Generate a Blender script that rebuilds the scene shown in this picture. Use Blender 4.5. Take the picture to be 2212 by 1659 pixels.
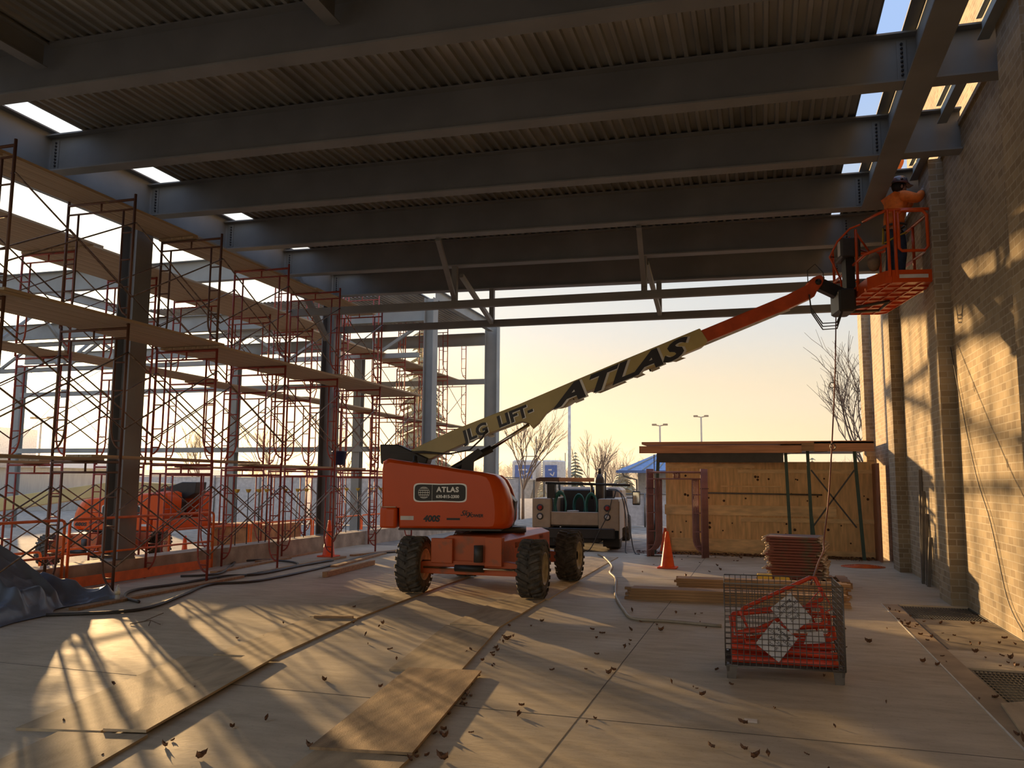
import bpy, math, random
from mathutils import Vector, Matrix
R = math.radians
sc = bpy.context.scene
for o in list(bpy.data.objects):
    bpy.data.objects.remove(o, do_unlink=True)
COL = sc.collection

# ---------------------------------------------------------------- camera
# focal length 1800 px on a 2212 px wide frame, eye 1.68 m above the slab
F_PX, W_PX, H_PX = 1800.0, 2212.0, 1659.0
EYE = Vector((0, 0, 1.68))
yc = Vector((1650 - 1106, -(1045 - 829.5), -F_PX))
zc = Vector((0.0069, 1, (0.0069 * yc.x + yc.y) / F_PX))
yc.normalize(); zc.normalize(); xc = yc.cross(zc)
MW = Matrix((xc, yc, zc))                       # camera space to world
cam_data = bpy.data.cameras.new('camera')
cam_data.sensor_fit = 'HORIZONTAL'; cam_data.sensor_width = 36.0
cam_data.lens = 36.0 * F_PX / W_PX
cam_data.clip_start = 0.05; cam_data.clip_end = 900
cam = bpy.data.objects.new('camera', cam_data); COL.objects.link(cam)
cam.matrix_world = Matrix.Translation(EYE) @ MW.to_4x4()
sc.camera = cam

def gpt(px, py, z=0.0):
    """ground point seen at a pixel of the photograph"""
    r = MW @ Vector((px - W_PX / 2, -(py - H_PX / 2), -F_PX))
    return EYE + r * ((z - EYE.z) / r.z)
def dpt(px, py, depth):
    r = MW @ Vector((px - W_PX / 2, -(py - H_PX / 2), -F_PX))
    return EYE + r * (depth / F_PX)
def ypt(px, py, y):
    r = MW @ Vector((px - W_PX / 2, -(py - H_PX / 2), -F_PX))
    return EYE + r * (y / r.y)
def xpt(px, py, x):
    r = MW @ Vector((px - W_PX / 2, -(py - H_PX / 2), -F_PX))
    return EYE + r * (x / r.x)

# ---------------------------------------------------------------- sun and sky
SUN_AZ, SUN_EL = -47.7, 6.4                     # degrees from +Y towards +X, and up
sun_dir = Vector((math.sin(R(SUN_AZ)) * math.cos(R(SUN_EL)), math.cos(R(SUN_AZ)) * math.cos(R(SUN_EL)), math.sin(R(SUN_EL))))
sd = bpy.data.lights.new('sun', 'SUN'); sd.energy = 11.0; sd.color = (1.0, 0.62, 0.27); sd.angle = R(0.7)
so = bpy.data.objects.new('sun', sd); COL.objects.link(so)
so.rotation_euler = (-sun_dir).to_track_quat('-Z', 'Y').to_euler()
so.location = (-30, 30, 12)

w = bpy.data.worlds.new('sky'); sc.world = w; w.use_nodes = True
nt = w.node_tree; nt.nodes.clear()
def N(t, **k):
    n = nt.nodes.new(t)
    for a, b in k.items(): setattr(n, a, b)
    return n
tc = N('ShaderNodeTexCoord'); nrm = N('ShaderNodeVectorMath', operation='NORMALIZE')
nt.links.new(tc.outputs['Generated'], nrm.inputs[0])
sep = N('ShaderNodeSeparateXYZ'); nt.links.new(nrm.outputs[0], sep.inputs[0])
el = N('ShaderNodeValToRGB'); nt.links.new(sep.outputs['Z'], el.inputs[0])
cr = el.color_ramp; cr.interpolation = 'EASE'
stops = [(0.0, (0.66, 0.47, 0.26)), (0.03, (0.83, 0.62, 0.35)), (0.10, (0.76, 0.67, 0.49)), (0.20, (0.63, 0.67, 0.68)),
         (0.32, (0.50, 0.60, 0.75)), (0.46, (0.40, 0.56, 0.88)), (1.0, (0.50, 0.70, 1.12))]
while len(cr.elements) < len(stops): cr.elements.new(0.5)
for e, (p, c) in zip(cr.elements, stops): e.position = p; e.color = (*c, 1)
dot = N('ShaderNodeVectorMath', operation='DOT_PRODUCT'); nt.links.new(nrm.outputs[0], dot.inputs[0]); dot.inputs[1].default_value = sun_dir
def mth(op, a, b, clamp=False):
    m = N('ShaderNodeMath', operation=op); m.use_clamp = clamp
    for i, v in enumerate((a, b)):
        if v is None: continue
        if isinstance(v, (int, float)): m.inputs[i].default_value = v
        else: nt.links.new(v, m.inputs[i])
    return m.outputs[0]
d0 = mth('MAXIMUM', dot.outputs['Value'], 0.0)
g1 = mth('MULTIPLY', mth('POWER', d0, 11.0), 0.62)
g2 = mth('MULTIPLY', mth('POWER', d0, 60.0), 1.3)
g3 = mth('MULTIPLY', mth('POWER', d0, 900.0), 4.0)
gl = mth('ADD', mth('ADD', g1, g2), g3)
# brightness of the half of the sky away from the sun, which lights the camera side of the hall
back = mth('MULTIPLY', mth('MAXIMUM', mth('MULTIPLY', dot.outputs['Value'], -1.0), 0.0), 0.55)
glc = N('ShaderNodeVectorMath', operation='SCALE'); glc.inputs[0].default_value = (1.0, 0.86, 0.50); nt.links.new(gl, glc.inputs['Scale'])
bkc = N('ShaderNodeVectorMath', operation='SCALE'); bkc.inputs[0].default_value = (0.95, 0.80, 0.58); nt.links.new(back, bkc.inputs['Scale'])
ad = N('ShaderNodeVectorMath', operation='ADD'); nt.links.new(el.outputs[0], ad.inputs[0]); nt.links.new(glc.outputs[0], ad.inputs[1])
ad2 = N('ShaderNodeVectorMath', operation='ADD'); nt.links.new(ad.outputs[0], ad2.inputs[0]); nt.links.new(bkc.outputs[0], ad2.inputs[1])
bg = N('ShaderNodeBackground'); nt.links.new(ad2.outputs[0], bg.inputs[0]); bg.inputs[1].default_value = 1.0
wo = N('ShaderNodeOutputWorld'); nt.links.new(bg.outputs[0], wo.inputs[0])
vs = sc.view_settings; vs.view_transform = 'Standard'; vs.look = 'None'; vs.gamma = 1.0; vs.exposure = 0.1; vs.use_curve_mapping = False

# ---------------------------------------------------------------- materials
MATS = {}
def mat(name, c, rough=0.6, metal=0.0, var=0.12, scale=6.0, bump=0.0, bscale=40.0, c2=None, thr=None, spec=0.5, stretch=None, alpha=None, trans=0.0):
    """procedural material: colour varied by noise, optional second colour in patches, optional bump"""
    if name in MATS: return MATS[name]
    m = bpy.data.materials.new(name); m.use_nodes = True; t = m.node_tree; b = t.nodes['Principled BSDF']
    b.inputs['Roughness'].default_value = rough; b.inputs['Metallic'].default_value = metal
    b.inputs['Specular IOR Level'].default_value = spec
    if trans: b.inputs['Transmission Weight'].default_value = trans
    co = t.nodes.new('ShaderNodeTexCoord'); mp = t.nodes.new('ShaderNodeMapping')
    t.links.new(co.outputs['Object'], mp.inputs[0])
    if stretch: mp.inputs['Scale'].default_value = stretch
    nz = t.nodes.new('ShaderNodeTexNoise'); nz.inputs['Scale'].default_value = scale; nz.inputs['Detail'].default_value = 6
    t.links.new(mp.outputs[0], nz.inputs['Vector'])
    rp = t.nodes.new('ShaderNodeValToRGB'); t.links.new(nz.outputs['Fac'], rp.inputs[0])
    if c2 is None:
        a = [max(0, v * (1 - var * 1.6)) for v in c]; d = [min(1, v * (1 + var * 1.6)) for v in c]
        rp.color_ramp.elements[0].position = 0.3; rp.color_ramp.elements[1].position = 0.7
    else:
        a, d = c, c2; th = thr or 0.5
        rp.color_ramp.elements[0].position = th - 0.06; rp.color_ramp.elements[1].position = th + 0.06
    rp.color_ramp.elements[0].color = (*a, 1); rp.color_ramp.elements[1].color = (*d, 1)
    t.links.new(rp.outputs[0], b.inputs['Base Color'])
    if bump:
        n2 = t.nodes.new('ShaderNodeTexNoise'); n2.inputs['Scale'].default_value = bscale; n2.inputs['Detail'].default_value = 4
        t.links.new(mp.outputs[0], n2.inputs['Vector'])
        bp = t.nodes.new('ShaderNodeBump'); bp.inputs['Strength'].default_value = bump; bp.inputs['Distance'].default_value = 0.02
        t.links.new(n2.outputs['Fac'], bp.inputs['Height']); t.links.new(bp.outputs[0], b.inputs['Normal'])
    MATS[name] = m; return m

def srgb(r, g, b):
    f = lambda v: (v / 255 / 12.92) if v / 255 <= 0.04045 else ((v / 255 + 0.055) / 1.055) ** 2.4
    return (f(r), f(g), f(b))

# concrete slab: broad stains, fine trowel streaks, light dust
def concrete():
    m = bpy.data.materials.new('concrete slab'); m.use_nodes = True; t = m.node_tree; b = t.nodes['Principled BSDF']
    L = t.links.new
    co = t.nodes.new('ShaderNodeTexCoord')
    def noise(s, det, st=(1, 1, 1), rot=0):
        mp = t.nodes.new('ShaderNodeMapping'); mp.inputs['Scale'].default_value = st; mp.inputs['Rotation'].default_value = (0, 0, rot)
        L(co.outputs['Object'], mp.inputs[0])
        n = t.nodes.new('ShaderNodeTexNoise'); n.inputs['Scale'].default_value = s; n.inputs['Detail'].default_value = det
        n.inputs['Roughness'].default_value = 0.6
        L(mp.outputs[0], n.inputs['Vector']); return n.outputs['Fac']
    def ramp(fac, stops):
        r = t.nodes.new('ShaderNodeValToRGB'); L(fac, r.inputs[0])
        while len(r.color_ramp.elements) < len(stops): r.color_ramp.elements.new(0.5)
        for e, (p, c) in zip(r.color_ramp.elements, stops): e.position = p; e.color = (*c, 1)
        return r.outputs[0]
    def mul(a, c, f=1.0):
        x = t.nodes.new('ShaderNodeMix'); x.data_type = 'RGBA'; x.blend_type = 'MULTIPLY'; x.inputs[0].default_value = f
        L(a, x.inputs[6]); L(c, x.inputs[7]); return x.outputs[2]
    base = ramp(noise(0.45, 8), [(0.28, (0.42, 0.35, 0.245)), (0.5, (0.54, 0.465, 0.345)), (0.72, (0.63, 0.555, 0.43))])
    sw = ramp(noise(2.2, 6, (1, 3.2, 1), 0.5), [(0.32, (0.74, 0.72, 0.70)), (0.6, (1, 1, 1))])
    sp = ramp(noise(30, 3), [(0.30, (0.72, 0.68, 0.64)), (0.42, (1, 1, 1))])
    L(mul(mul(base, sw, 0.8), sp, 0.55), b.inputs['Base Color'])
    rr = ramp(noise(1.2, 5), [(0.3, (0.55,) * 3), (0.7, (0.80,) * 3)]); L(rr, b.inputs['Roughness'])
    b.inputs['Specular IOR Level'].default_value = 0.2
    bp = t.nodes.new('ShaderNodeBump'); bp.inputs['Strength'].default_value = 0.25; bp.inputs['Distance'].default_value = 0.01
    L(noise(9, 8, (1, 2.2, 1), 0.5), bp.inputs['Height']); L(bp.outputs[0], b.inputs['Normal'])
    return m
def brick(name, axis='x'):
    m = bpy.data.materials.new(name); m.use_nodes = True; t = m.node_tree; b = t.nodes['Principled BSDF']; L = t.links.new
    co = t.nodes.new('ShaderNodeTexCoord'); sp = t.nodes.new('ShaderNodeSeparateXYZ'); cb = t.nodes.new('ShaderNodeCombineXYZ')
    L(co.outputs['Object'], sp.inputs[0]); ad_ = t.nodes.new('ShaderNodeMath'); ad_.operation = 'ADD'
    L(sp.outputs['X'], ad_.inputs[0]); L(sp.outputs['Y'], ad_.inputs[1])
    L(ad_.outputs[0], cb.inputs[0]); L(sp.outputs['Z'], cb.inputs[1])
    br = t.nodes.new('ShaderNodeTexBrick'); L(cb.outputs[0], br.inputs['Vector'])
    br.inputs['Scale'].default_value = 1.0; br.inputs['Brick Width'].default_value = 0.20; br.inputs['Row Height'].default_value = 0.092
    br.inputs['Mortar Size'].default_value = 0.0085; br.inputs['Mortar Smooth'].default_value = 0.2; br.inputs['Bias'].default_value = 0.0
    br.inputs['Color1'].default_value = (0.25, 0.195, 0.125, 1); br.inputs['Color2'].default_value = (0.38, 0.31, 0.205, 1)
    br.inputs['Mortar'].default_value = (0.42, 0.37, 0.29, 1)
    nz = t.nodes.new('ShaderNodeTexNoise'); nz.inputs['Scale'].default_value = 0.8; nz.inputs['Detail'].default_value = 6; L(co.outputs['Object'], nz.inputs['Vector'])
    rp = t.nodes.new('ShaderNodeValToRGB'); L(nz.outputs['Fac'], rp.inputs[0])
    rp.color_ramp.elements[0].position = 0.3; rp.color_ramp.elements[0].color = (0.72, 0.72, 0.72, 1)
    rp.color_ramp.elements[1].position = 0.65; rp.color_ramp.elements[1].color = (1.05, 1.02, 0.98, 1)
    mx = t.nodes.new('ShaderNodeMix'); mx.data_type = 'RGBA'; mx.blend_type = 'MULTIPLY'; mx.inputs[0].default_value = 1
    L(br.outputs['Color'], mx.inputs[6]); L(rp.outputs[0], mx.inputs[7]); L(mx.outputs[2], b.inputs['Base Color'])
    b.inputs['Roughness'].default_value = 0.85
    bp = t.nodes.new('ShaderNodeBump'); bp.inputs['Strength'].default_value = 0.6; bp.inputs['Distance'].default_value = 0.01; bp.invert = True
    L(br.outputs['Fac'], bp.inputs['Height']); L(bp.outputs[0], b.inputs['Normal'])
    return m
M_CONC = concrete(); M_BRICK = brick('buff brick')
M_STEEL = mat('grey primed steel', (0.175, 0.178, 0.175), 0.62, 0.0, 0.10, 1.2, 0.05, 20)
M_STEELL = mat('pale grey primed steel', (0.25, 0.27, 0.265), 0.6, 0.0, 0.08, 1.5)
M_DECK = mat('galvanised roof deck', (0.31, 0.305, 0.28), 0.42, 0.5, 0.22, 2.0, stretch=(1, 0.25, 1))
M_BOLT = mat('dark bolt steel', (0.03, 0.03, 0.035), 0.5, 0.4)
M_RED = mat('rust red scaffold paint', (0.30, 0.055, 0.035), 0.45, 0.1, 0.3, 9, c2=(0.16, 0.045, 0.03), thr=0.62)
M_OLD = mat('weathered brown scaffold paint', (0.13, 0.06, 0.035), 0.55, 0.2, 0.3, 9, c2=(0.19, 0.13, 0.04), thr=0.66)
M_BRACE = mat('worn galvanised brace tube', (0.20, 0.14, 0.10), 0.45, 0.5, 0.3, 12)
M_PLANK = mat('scaffold plank wood', (0.37, 0.28, 0.17), 0.75, 0, 0.2, 5, 0.15, 30, stretch=(6, 0.5, 6))
M_OR = mat('orange lift paint', (0.62, 0.075, 0.006), 0.28, 0.0, 0.04, 2, spec=0.35)
M_ORD = mat('dusty orange chassis paint', (0.52, 0.10, 0.02), 0.45, 0.0, 0.2, 5, c2=(0.33, 0.10, 0.04), thr=0.62)
M_ORB = mat('bright orange barrier paint', (0.72, 0.14, 0.02), 0.4)
M_CREAM = mat('cream boom paint', (0.47, 0.39, 0.17), 0.4, 0, 0.08, 2)
M_BLACK = mat('black painted steel', (0.018, 0.017, 0.016), 0.5)
M_DKGREY = mat('dark grey steel', (0.06, 0.055, 0.05), 0.5, 0.2)
M_RUB = mat('dusty tyre rubber', (0.075, 0.063, 0.048), 0.85, 0, 0.35, 14, 0.3, 60)
M_RIM = mat('cream wheel rim', (0.36, 0.30, 0.18), 0.55, 0, 0.2, 8)
M_CHROME = mat('chrome rod', (0.7, 0.7, 0.7), 0.15, 1.0, 0.03)
M_WHITE = mat('white paint', (0.62, 0.60, 0.56), 0.5)
M_INK = mat('dark blue lettering', (0.020, 0.020, 0.030), 0.45)
M_SILV = mat('silver decal', (0.62, 0.62, 0.60), 0.35, 0.3, 0.04)
M_PLY = mat('plywood', (0.78, 0.51, 0.24), 0.75, 0, 0.14, 3.0, 0.08, 30, stretch=(5, 1, 0.7))
M_PLYF = mat('dusty floor plywood', (0.44, 0.345, 0.22), 0.75, 0, 0.16, 3.0, 0.12, 60, stretch=(2.2, 0.7, 1), spec=0.3)
M_LUM = mat('sawn lumber', (0.34, 0.20, 0.095), 0.75, 0, 0.2, 4, 0.1, 40, stretch=(0.5, 6, 6))
M_BEAMW = mat('brown timber fascia', (0.52, 0.25, 0.12), 0.7, 0, 0.15, 3, stretch=(0.5, 4, 6))
M_GREEN = mat('dark green post paint', (0.035, 0.075, 0.055), 0.5)
M_TARP = mat('blue grey tarpaulin', (0.13, 0.17, 0.245), 0.42, 0, 0.12, 3, 0.35, 9)
M_HOSE = mat('black rubber hose', (0.05, 0.045, 0.04), 0.5)
M_CONE = mat('fluorescent orange cone plastic', (0.90, 0.10, 0.012), 0.45)
M_GALV = mat('galvanised wire', (0.17, 0.155, 0.14), 0.4, 0.6)
M_TRUCK = mat('beige truck paint', (0.36, 0.29, 0.215), 0.4, 0, 0.06)
M_GRAVEL = mat('dusty gravel ground', (0.25, 0.215, 0.17), 0.9, 0, 0.3, 3, 0.8, 25)
M_BARK = mat('bare tree bark', (0.16, 0.11, 0.075), 0.9)
M_CONIF = mat('frosty conifer needles', (0.14, 0.17, 0.12), 0.9, 0, 0.3, 6)
M_LEAF = mat('dry brown leaf', (0.16, 0.075, 0.035), 0.7, 0, 0.4, 30)
# ---------------------------------------------------------------- mesh building
BASE = {}
class MB:
    """collects shapes, then links them as one mesh object"""
    def __init__(s, T=None): s.v = []; s.f = []; s.mi = []; s.sm = []; s.T = T; s.m = 0; s.s = False
    def add(s, vs_, fs, smooth=None):
        k = len(s.v)
        for p in vs_:
            p = Vector(p); s.v.append(s.T @ p if s.T is not None else p)
        for f in fs: s.f.append([k + i for i in f]); s.mi.append(s.m); s.sm.append(s.s if smooth is None else smooth)
        return s
    def box(s, x0, x1, y0, y1, z0, z1):
        return s.add([(x0, y0, z0), (x1, y0, z0), (x1, y1, z0), (x0, y1, z0), (x0, y0, z1), (x1, y0, z1), (x1, y1, z1), (x0, y1, z1)],
                     [(3, 2, 1, 0), (4, 5, 6, 7), (0, 1, 5, 4), (1, 2, 6, 5), (2, 3, 7, 6), (3, 0, 4, 7)], False)
    def bbox(s, x0, x1, y0, y1, z0, z1, r=0.02):
        """box with chamfered vertical and horizontal edges"""
        vs_ = []; fs = []
        rings = [(z0, r), (z0 + r, 0), (z1 - r, 0), (z1, r)]
        for z, q in rings:
            a, b, c, d = x0 + q, x1 - q, y0 + q, y1 - q; k = r
            vs_ += [(a + k, c, z), (b - k, c, z), (b, c + k, z), (b, d - k, z), (b - k, d, z), (a + k, d, z), (a, d - k, z), (a, c + k, z)]
        for j in range(3):
            for i in range(8): fs.append((j * 8 + i, j * 8 + (i + 1) % 8, (j + 1) * 8 + (i + 1) % 8, (j + 1) * 8 + i))
        fs += [tuple(range(7, -1, -1)), tuple(range(24, 32))]
        return s.add(vs_, fs, False)
    def bar(s, p0, p1, w_, h_, up=(0, 0, 1)):
        """rectangular bar from p0 to p1"""
        p0, p1 = Vector(p0), Vector(p1); d = (p1 - p0).normalized(); up = Vector(up)
        if abs(d.dot(up)) > 0.99: up = Vector((0, 1, 0))
        sx = d.cross(up).normalized(); sy = sx.cross(d)
        vs_ = []
        for p in (p0, p1):
            for a, b in ((-1, -1), (1, -1), (1, 1), (-1, 1)): vs_.append(p + sx * (a * w_ / 2) + sy * (b * h_ / 2))
        return s.add(vs_, [(3, 2, 1, 0), (4, 5, 6, 7), (0, 1, 5, 4), (1, 2, 6, 5), (2, 3, 7, 6), (3, 0, 4, 7)], False)
    def tube(s, pts, r, n=8, closed=False, cap=True):
        pts = [Vector(p) for p in pts]; m = len(pts); rs = r if isinstance(r, (list, tuple)) else [r] * m
        vs_ = []; fs = []; prev = None
        for i, p in enumerate(pts):
            if closed: d = (pts[(i + 1) % m] - pts[i - 1])
            else: d = pts[min(i + 1, m - 1)] - pts[max(i - 1, 0)]
            if d.length < 1e-9: d = Vector((0, 0, 1))
            d.normalize()
            if prev is None:
                u = Vector((0, 0, 1)) if abs(d.z) < 0.9 else Vector((1, 0, 0))
                sx = d.cross(u).normalized()
            else:
                sx = (prev - d * prev.dot(d)); sx = sx.normalized() if sx.length > 1e-6 else d.orthogonal().normalized()
            prev = sx; sy = d.cross(sx)
            for k in range(n):
                a = 2 * math.pi * k / n; vs_.append(p + (sx * math.cos(a) + sy * math.sin(a)) * rs[i])
        for i in range(m if closed else m - 1):
            j = (i + 1) % m
            for k in range(n): fs.append((i * n + k, i * n + (k + 1) % n, j * n + (k + 1) % n, j * n + k))
        if cap and not closed: fs += [tuple(range(n - 1, -1, -1)), tuple(range((m - 1) * n, m * n))]
        return s.add(vs_, fs, n > 5)
    def lathe(s, prof, n=24, axis='z', c=(0, 0, 0)):
        """profile of (radius, height) turned about an axis"""
        c = Vector(c); vs_ = []; fs = []; m = len(prof)
        for r, h in prof:
            for k in range(n):
                a = 2 * math.pi * k / n; x, y = r * math.cos(a), r * math.sin(a)
                vs_.append(c + Vector((x, y, h) if axis == 'z' else ((h, x, y) if axis == 'x' else (y, h, x))))
        for i in range(m - 1):
            for k in range(n): fs.append((i * n + k, i * n + (k + 1) % n, (i + 1) * n + (k + 1) % n, (i + 1) * n + k))
        if prof[0][0] > 1e-6: fs.append(tuple(range(n - 1, -1, -1)))
        if prof[-1][0] > 1e-6: fs.append(tuple(range((m - 1) * n, m * n)))
        return s.add(vs_, fs, True)
    def prism(s, out, a0, a1, plane='xz'):
        """outline in a plane, given thickness along the third axis"""
        n = len(out)
        def P3(u, v, a): return {'xz': (u, a, v), 'yz': (a, u, v), 'xy': (u, v, a)}[plane]
        vs_ = [P3(u, v, a0) for u, v in out] + [P3(u, v, a1) for u, v in out]
        fs = [tuple(range(n)), tuple(range(2 * n - 1, n - 1, -1))] + [(i, n + i, n + (i + 1) % n, (i + 1) % n) for i in range(n)]
        return s.add(vs_, fs, False)
    def ibeam(s, p0, p1, h, w_, tf=0.022, tw=0.014):
        """I section, p0 and p1 at the middle of the bottom flange"""
        p0, p1 = Vector(p0), Vector(p1); d = (p1 - p0).normalized(); sx = d.cross(Vector((0, 0, 1))).normalized(); up = sx.cross(d)
        a, t_ = w_ / 2, tw / 2
        o = [(-a, 0), (a, 0), (a, tf), (t_, tf), (t_, h - tf), (a, h - tf), (a, h), (-a, h), (-a, h - tf), (-t_, h - tf), (-t_, tf), (-a, tf)]
        vs_ = [p + sx * u + up * v for p in (p0, p1) for u, v in o]; n = 12
        fs = [(i, (i + 1) % n, n + (i + 1) % n, n + i) for i in range(n)]
        for b in (0, n): fs += [(b + 0, b + 1, b + 2, b + 11), (b + 11, b + 2, b + 3, b + 10), (b + 10, b + 3, b + 4, b + 9), (b + 9, b + 4, b + 5, b + 8), (b + 8, b + 5, b + 6, b + 7)]
        return s.add(vs_, fs, False)
    def sphere(s, c, r, n=12, m=8):
        c = Vector(c); rr = r if isinstance(r, (tuple, list)) else (r, r, r)
        pr = []; vs_ = []; fs = []
        for i in range(m + 1):
            th = math.pi * i / m
            for k in range(n):
                a = 2 * math.pi * k / n
                vs_.append(c + Vector((rr[0] * math.sin(th) * math.cos(a), rr[1] * math.sin(th) * math.sin(a), rr[2] * math.cos(th))))
        for i in range(m):
            for k in range(n): fs.append((i * n + k, (i + 1) * n + k, (i + 1) * n + (k + 1) % n, i * n + (k + 1) % n))
        return s.add(vs_, fs, True)
    def grid(s, nu, nv, fn, smooth=True):
        vs_ = [fn(i / nu, j / nv) for j in range(nv + 1) for i in range(nu + 1)]
        fs = [(j * (nu + 1) + i, j * (nu + 1) + i + 1, (j + 1) * (nu + 1) + i + 1, (j + 1) * (nu + 1) + i) for j in range(nv) for i in range(nu)]
        return s.add(vs_, fs, smooth)
    def build(s, name, mt, parent=None, base=None, bevel=0.0, solid=0.0):
        me = bpy.data.meshes.new(name)
        if base is None:
            if parent is not None: base = BASE[parent.name]
            elif s.v:
                xs = [p.x for p in s.v]; ys = [p.y for p in s.v]; zs = [p.z for p in s.v]
                base = Vector(((min(xs) + max(xs)) / 2, (min(ys) + max(ys)) / 2, min(zs)))
            else: base = Vector((0, 0, 0))
        base = Vector(base)
        me.from_pydata([tuple(p - base) for p in s.v], [], s.f)
        ml = mt if isinstance(mt, (list, tuple)) else [mt]
        for m_ in ml: me.materials.append(m_)
        me.polygons.foreach_set('material_index', s.mi); me.polygons.foreach_set('use_smooth', s.sm)
        me.update()
        o = bpy.data.objects.new(name, me); COL.objects.link(o); BASE[o.name] = base
        if parent is not None: o.parent = parent
        else: o.location = base
        if solid:
            q = o.modifiers.new('thickness', 'SOLIDIFY'); q.thickness = solid
        if bevel:
            q = o.modifiers.new('bevel', 'BEVEL'); q.width = bevel; q.segments = 2; q.limit_method = 'ANGLE'
        return o
def thing(name, loc, label=None, cat=None, group=None, rotz=0):
    o = bpy.data.objects.new(name, None); COL.objects.link(o); o.location = loc; o.rotation_euler = (0, 0, rotz)
    o.empty_display_size = 0.2
    BASE[o.name] = Vector(loc) if rotz == 0 else Vector((0, 0, 0)); tag(o, label, cat, group); return o
def tag(o, label=None, cat=None, group=None, kind=None):
    if label: o['label'] = label
    if cat: o['category'] = cat
    if group: o['group'] = group
    if kind: o['kind'] = kind
    return o
def struct(o): o['kind'] = 'structure'; return o
def copy_tree(o, kids, loc, rot=None, label=None, scale=None):
    """copies a thing, its parts and their sub-parts"""
    c = o.copy(); COL.objects.link(c); c.location = loc
    if rot is not None: c.rotation_euler = rot
    if scale is not None: c.scale = scale
    if label: c['label'] = label
    def rec(src, dst):
        for ch in kids.get(src.name, []):
            d = ch.copy(); COL.objects.link(d); d.parent = dst; rec(ch, d)
    rec(o, c); return c
def kids_of(root):
    res = {}
    def rec(o):
        cs = [x for x in COL.objects if x.parent == o]; res[o.name] = cs
        for x in cs: rec(x)
    rec(root); return res
def text_mesh(txt, size, depth=0.003, shear=0.0, bold=0.0, spacing=1.0, align='CENTER'):
    """lettering as mesh vertices in the xy plane"""
    cu = bpy.data.curves.new('lettering', 'FONT'); cu.body = txt; cu.size = size; cu.extrude = depth; cu.shear = shear
    cu.offset = bold; cu.space_character = spacing; cu.align_x = align; cu.align_y = 'CENTER'; cu.resolution_u = 3
    ob = bpy.data.objects.new('lettering', cu); COL.objects.link(ob)
    dg = bpy.context.evaluated_depsgraph_get(); dg.update()
    me = bpy.data.meshes.new_from_object(ob.evaluated_get(dg))
    vs_ = [v.co.copy() for v in me.vertices]; fs = [tuple(p.vertices) for p in me.polygons]
    bpy.data.objects.remove(ob, do_unlink=True); bpy.data.curves.remove(cu); bpy.data.meshes.remove(me)
    return vs_, fs
def put_text(mb, txt, size, origin, ux, uy, sx=1.0, **k):
    """places lettering at origin, reading along ux with uy upwards"""
    vs_, fs = text_mesh(txt, size, **k); o = Vector(origin); ux = Vector(ux).normalized(); uy = Vector(uy).normalized(); uz = ux.cross(uy)
    mb.add([o + ux * (v.x * sx) + uy * v.y + uz * v.z for v in vs_], fs, False)
def arc(c, r, a0, a1, n, ax=(1, 0, 0), ay=(0, 0, 1)):
    c = Vector(c); ax = Vector(ax); ay = Vector(ay)
    return [c + ax * (r * math.cos(R(a0 + (a1 - a0) * i / n))) + ay * (r * math.sin(R(a0 + (a1 - a0) * i / n))) for i in range(n + 1)]
rnd = random.Random(7)
# ---------------------------------------------------------------- the setting
XG, XR, XW = -10.45, 1.78, 2.67                 # left girder line, right girder line, brick wall face
BEAM_Y = [-3.5, -1.28, 0.94, 3.15, 5.37, 7.58, 9.81, 12.03, 14.25, 16.46, 18.68]
COL_Y = [11.80, 18.80, 25.40, 32.0]
def zb(x): return 6.35 - 0.0168 * (x - XG)      # bottom of the roof beams, falling to the right
BH = 0.585

# slab floor with a step-free joint strip and pits by the wall
b = MB(); b.box(-10.3, 1.55, -6, 20.4, -0.15, 0.0); b.box(1.55, XW, -6, 6.3, -0.15, 0.0); b.box(1.55, XW, 8.86, 9.75, -0.15, 0.0)
b.box(1.55, XW, 13.15, 20.4, -0.15, 0.0); b.box(1.55, 1.76, 6.3, 8.86, -0.15, 0); b.box(1.55, 1.76, 9.75, 13.15, -0.15, 0)
b.box(1.76, XW, 6.3, 8.86, -0.45, -0.4); b.box(1.76, XW, 9.75, 13.15, -0.45, -0.4)
struct(b.build('floor', M_CONC, base=(0, 0, 0)))
# thin saw-cut joints in the slab
b = MB()
for p, q in (((-1.32, 4.0, 0), (-1.32, 20.2, 0)), ((-10.2, 6.3, 0), (1.5, 6.05, 0)), ((-10.2, 15.2, 0), (1.5, 15.0, 0))): b.bar(p, q, 0.008, 0.003)
struct(b.build('trim_1', mat('joint filler', (0.10, 0.08, 0.06), 0.8), base=(0, 0, 0)))
b = MB(); b.bar((1.55, 2, 0.002), (1.55, 13.1, 0.002), 0.014, 0.006)
struct(b.build('trim_2', mat('pale joint sealant', (0.62, 0.60, 0.54), 0.7), base=(0, 0, 0)))
b = MB(); b.box(1.56, 1.755, -6, 13.1, 0.0, 0.003)
struct(b.build('trim_3', mat('tan new concrete strip', (0.34, 0.25, 0.15), 0.75, 0, 0.2, 2), base=(0, 0, 0)))
# ground outside
b = MB(); b.box(-400, -10.75, -60, 500, -0.8, -0.65); b.box(-10.75, 400, 20.4, 500, -0.6, -0.03); b.box(2.67, 400, -60, 20.4, -0.6, -0.03)
b.box(-10.75, 2.67, -60, -6, -0.6, -0.03)
struct(b.build('ground', M_GRAVEL, base=(0, 0, 0)))
# foundation wall on the left
b = MB(); b.box(-10.75, -10.3, -6, 32.3, -0.65, 0.34)
struct(b.build('wall_left', mat('dusty concrete curb', (0.36, 0.29, 0.22), 0.85, 0, 0.2, 3, 0.3, 20), base=(0, 0, 0)))
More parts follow.
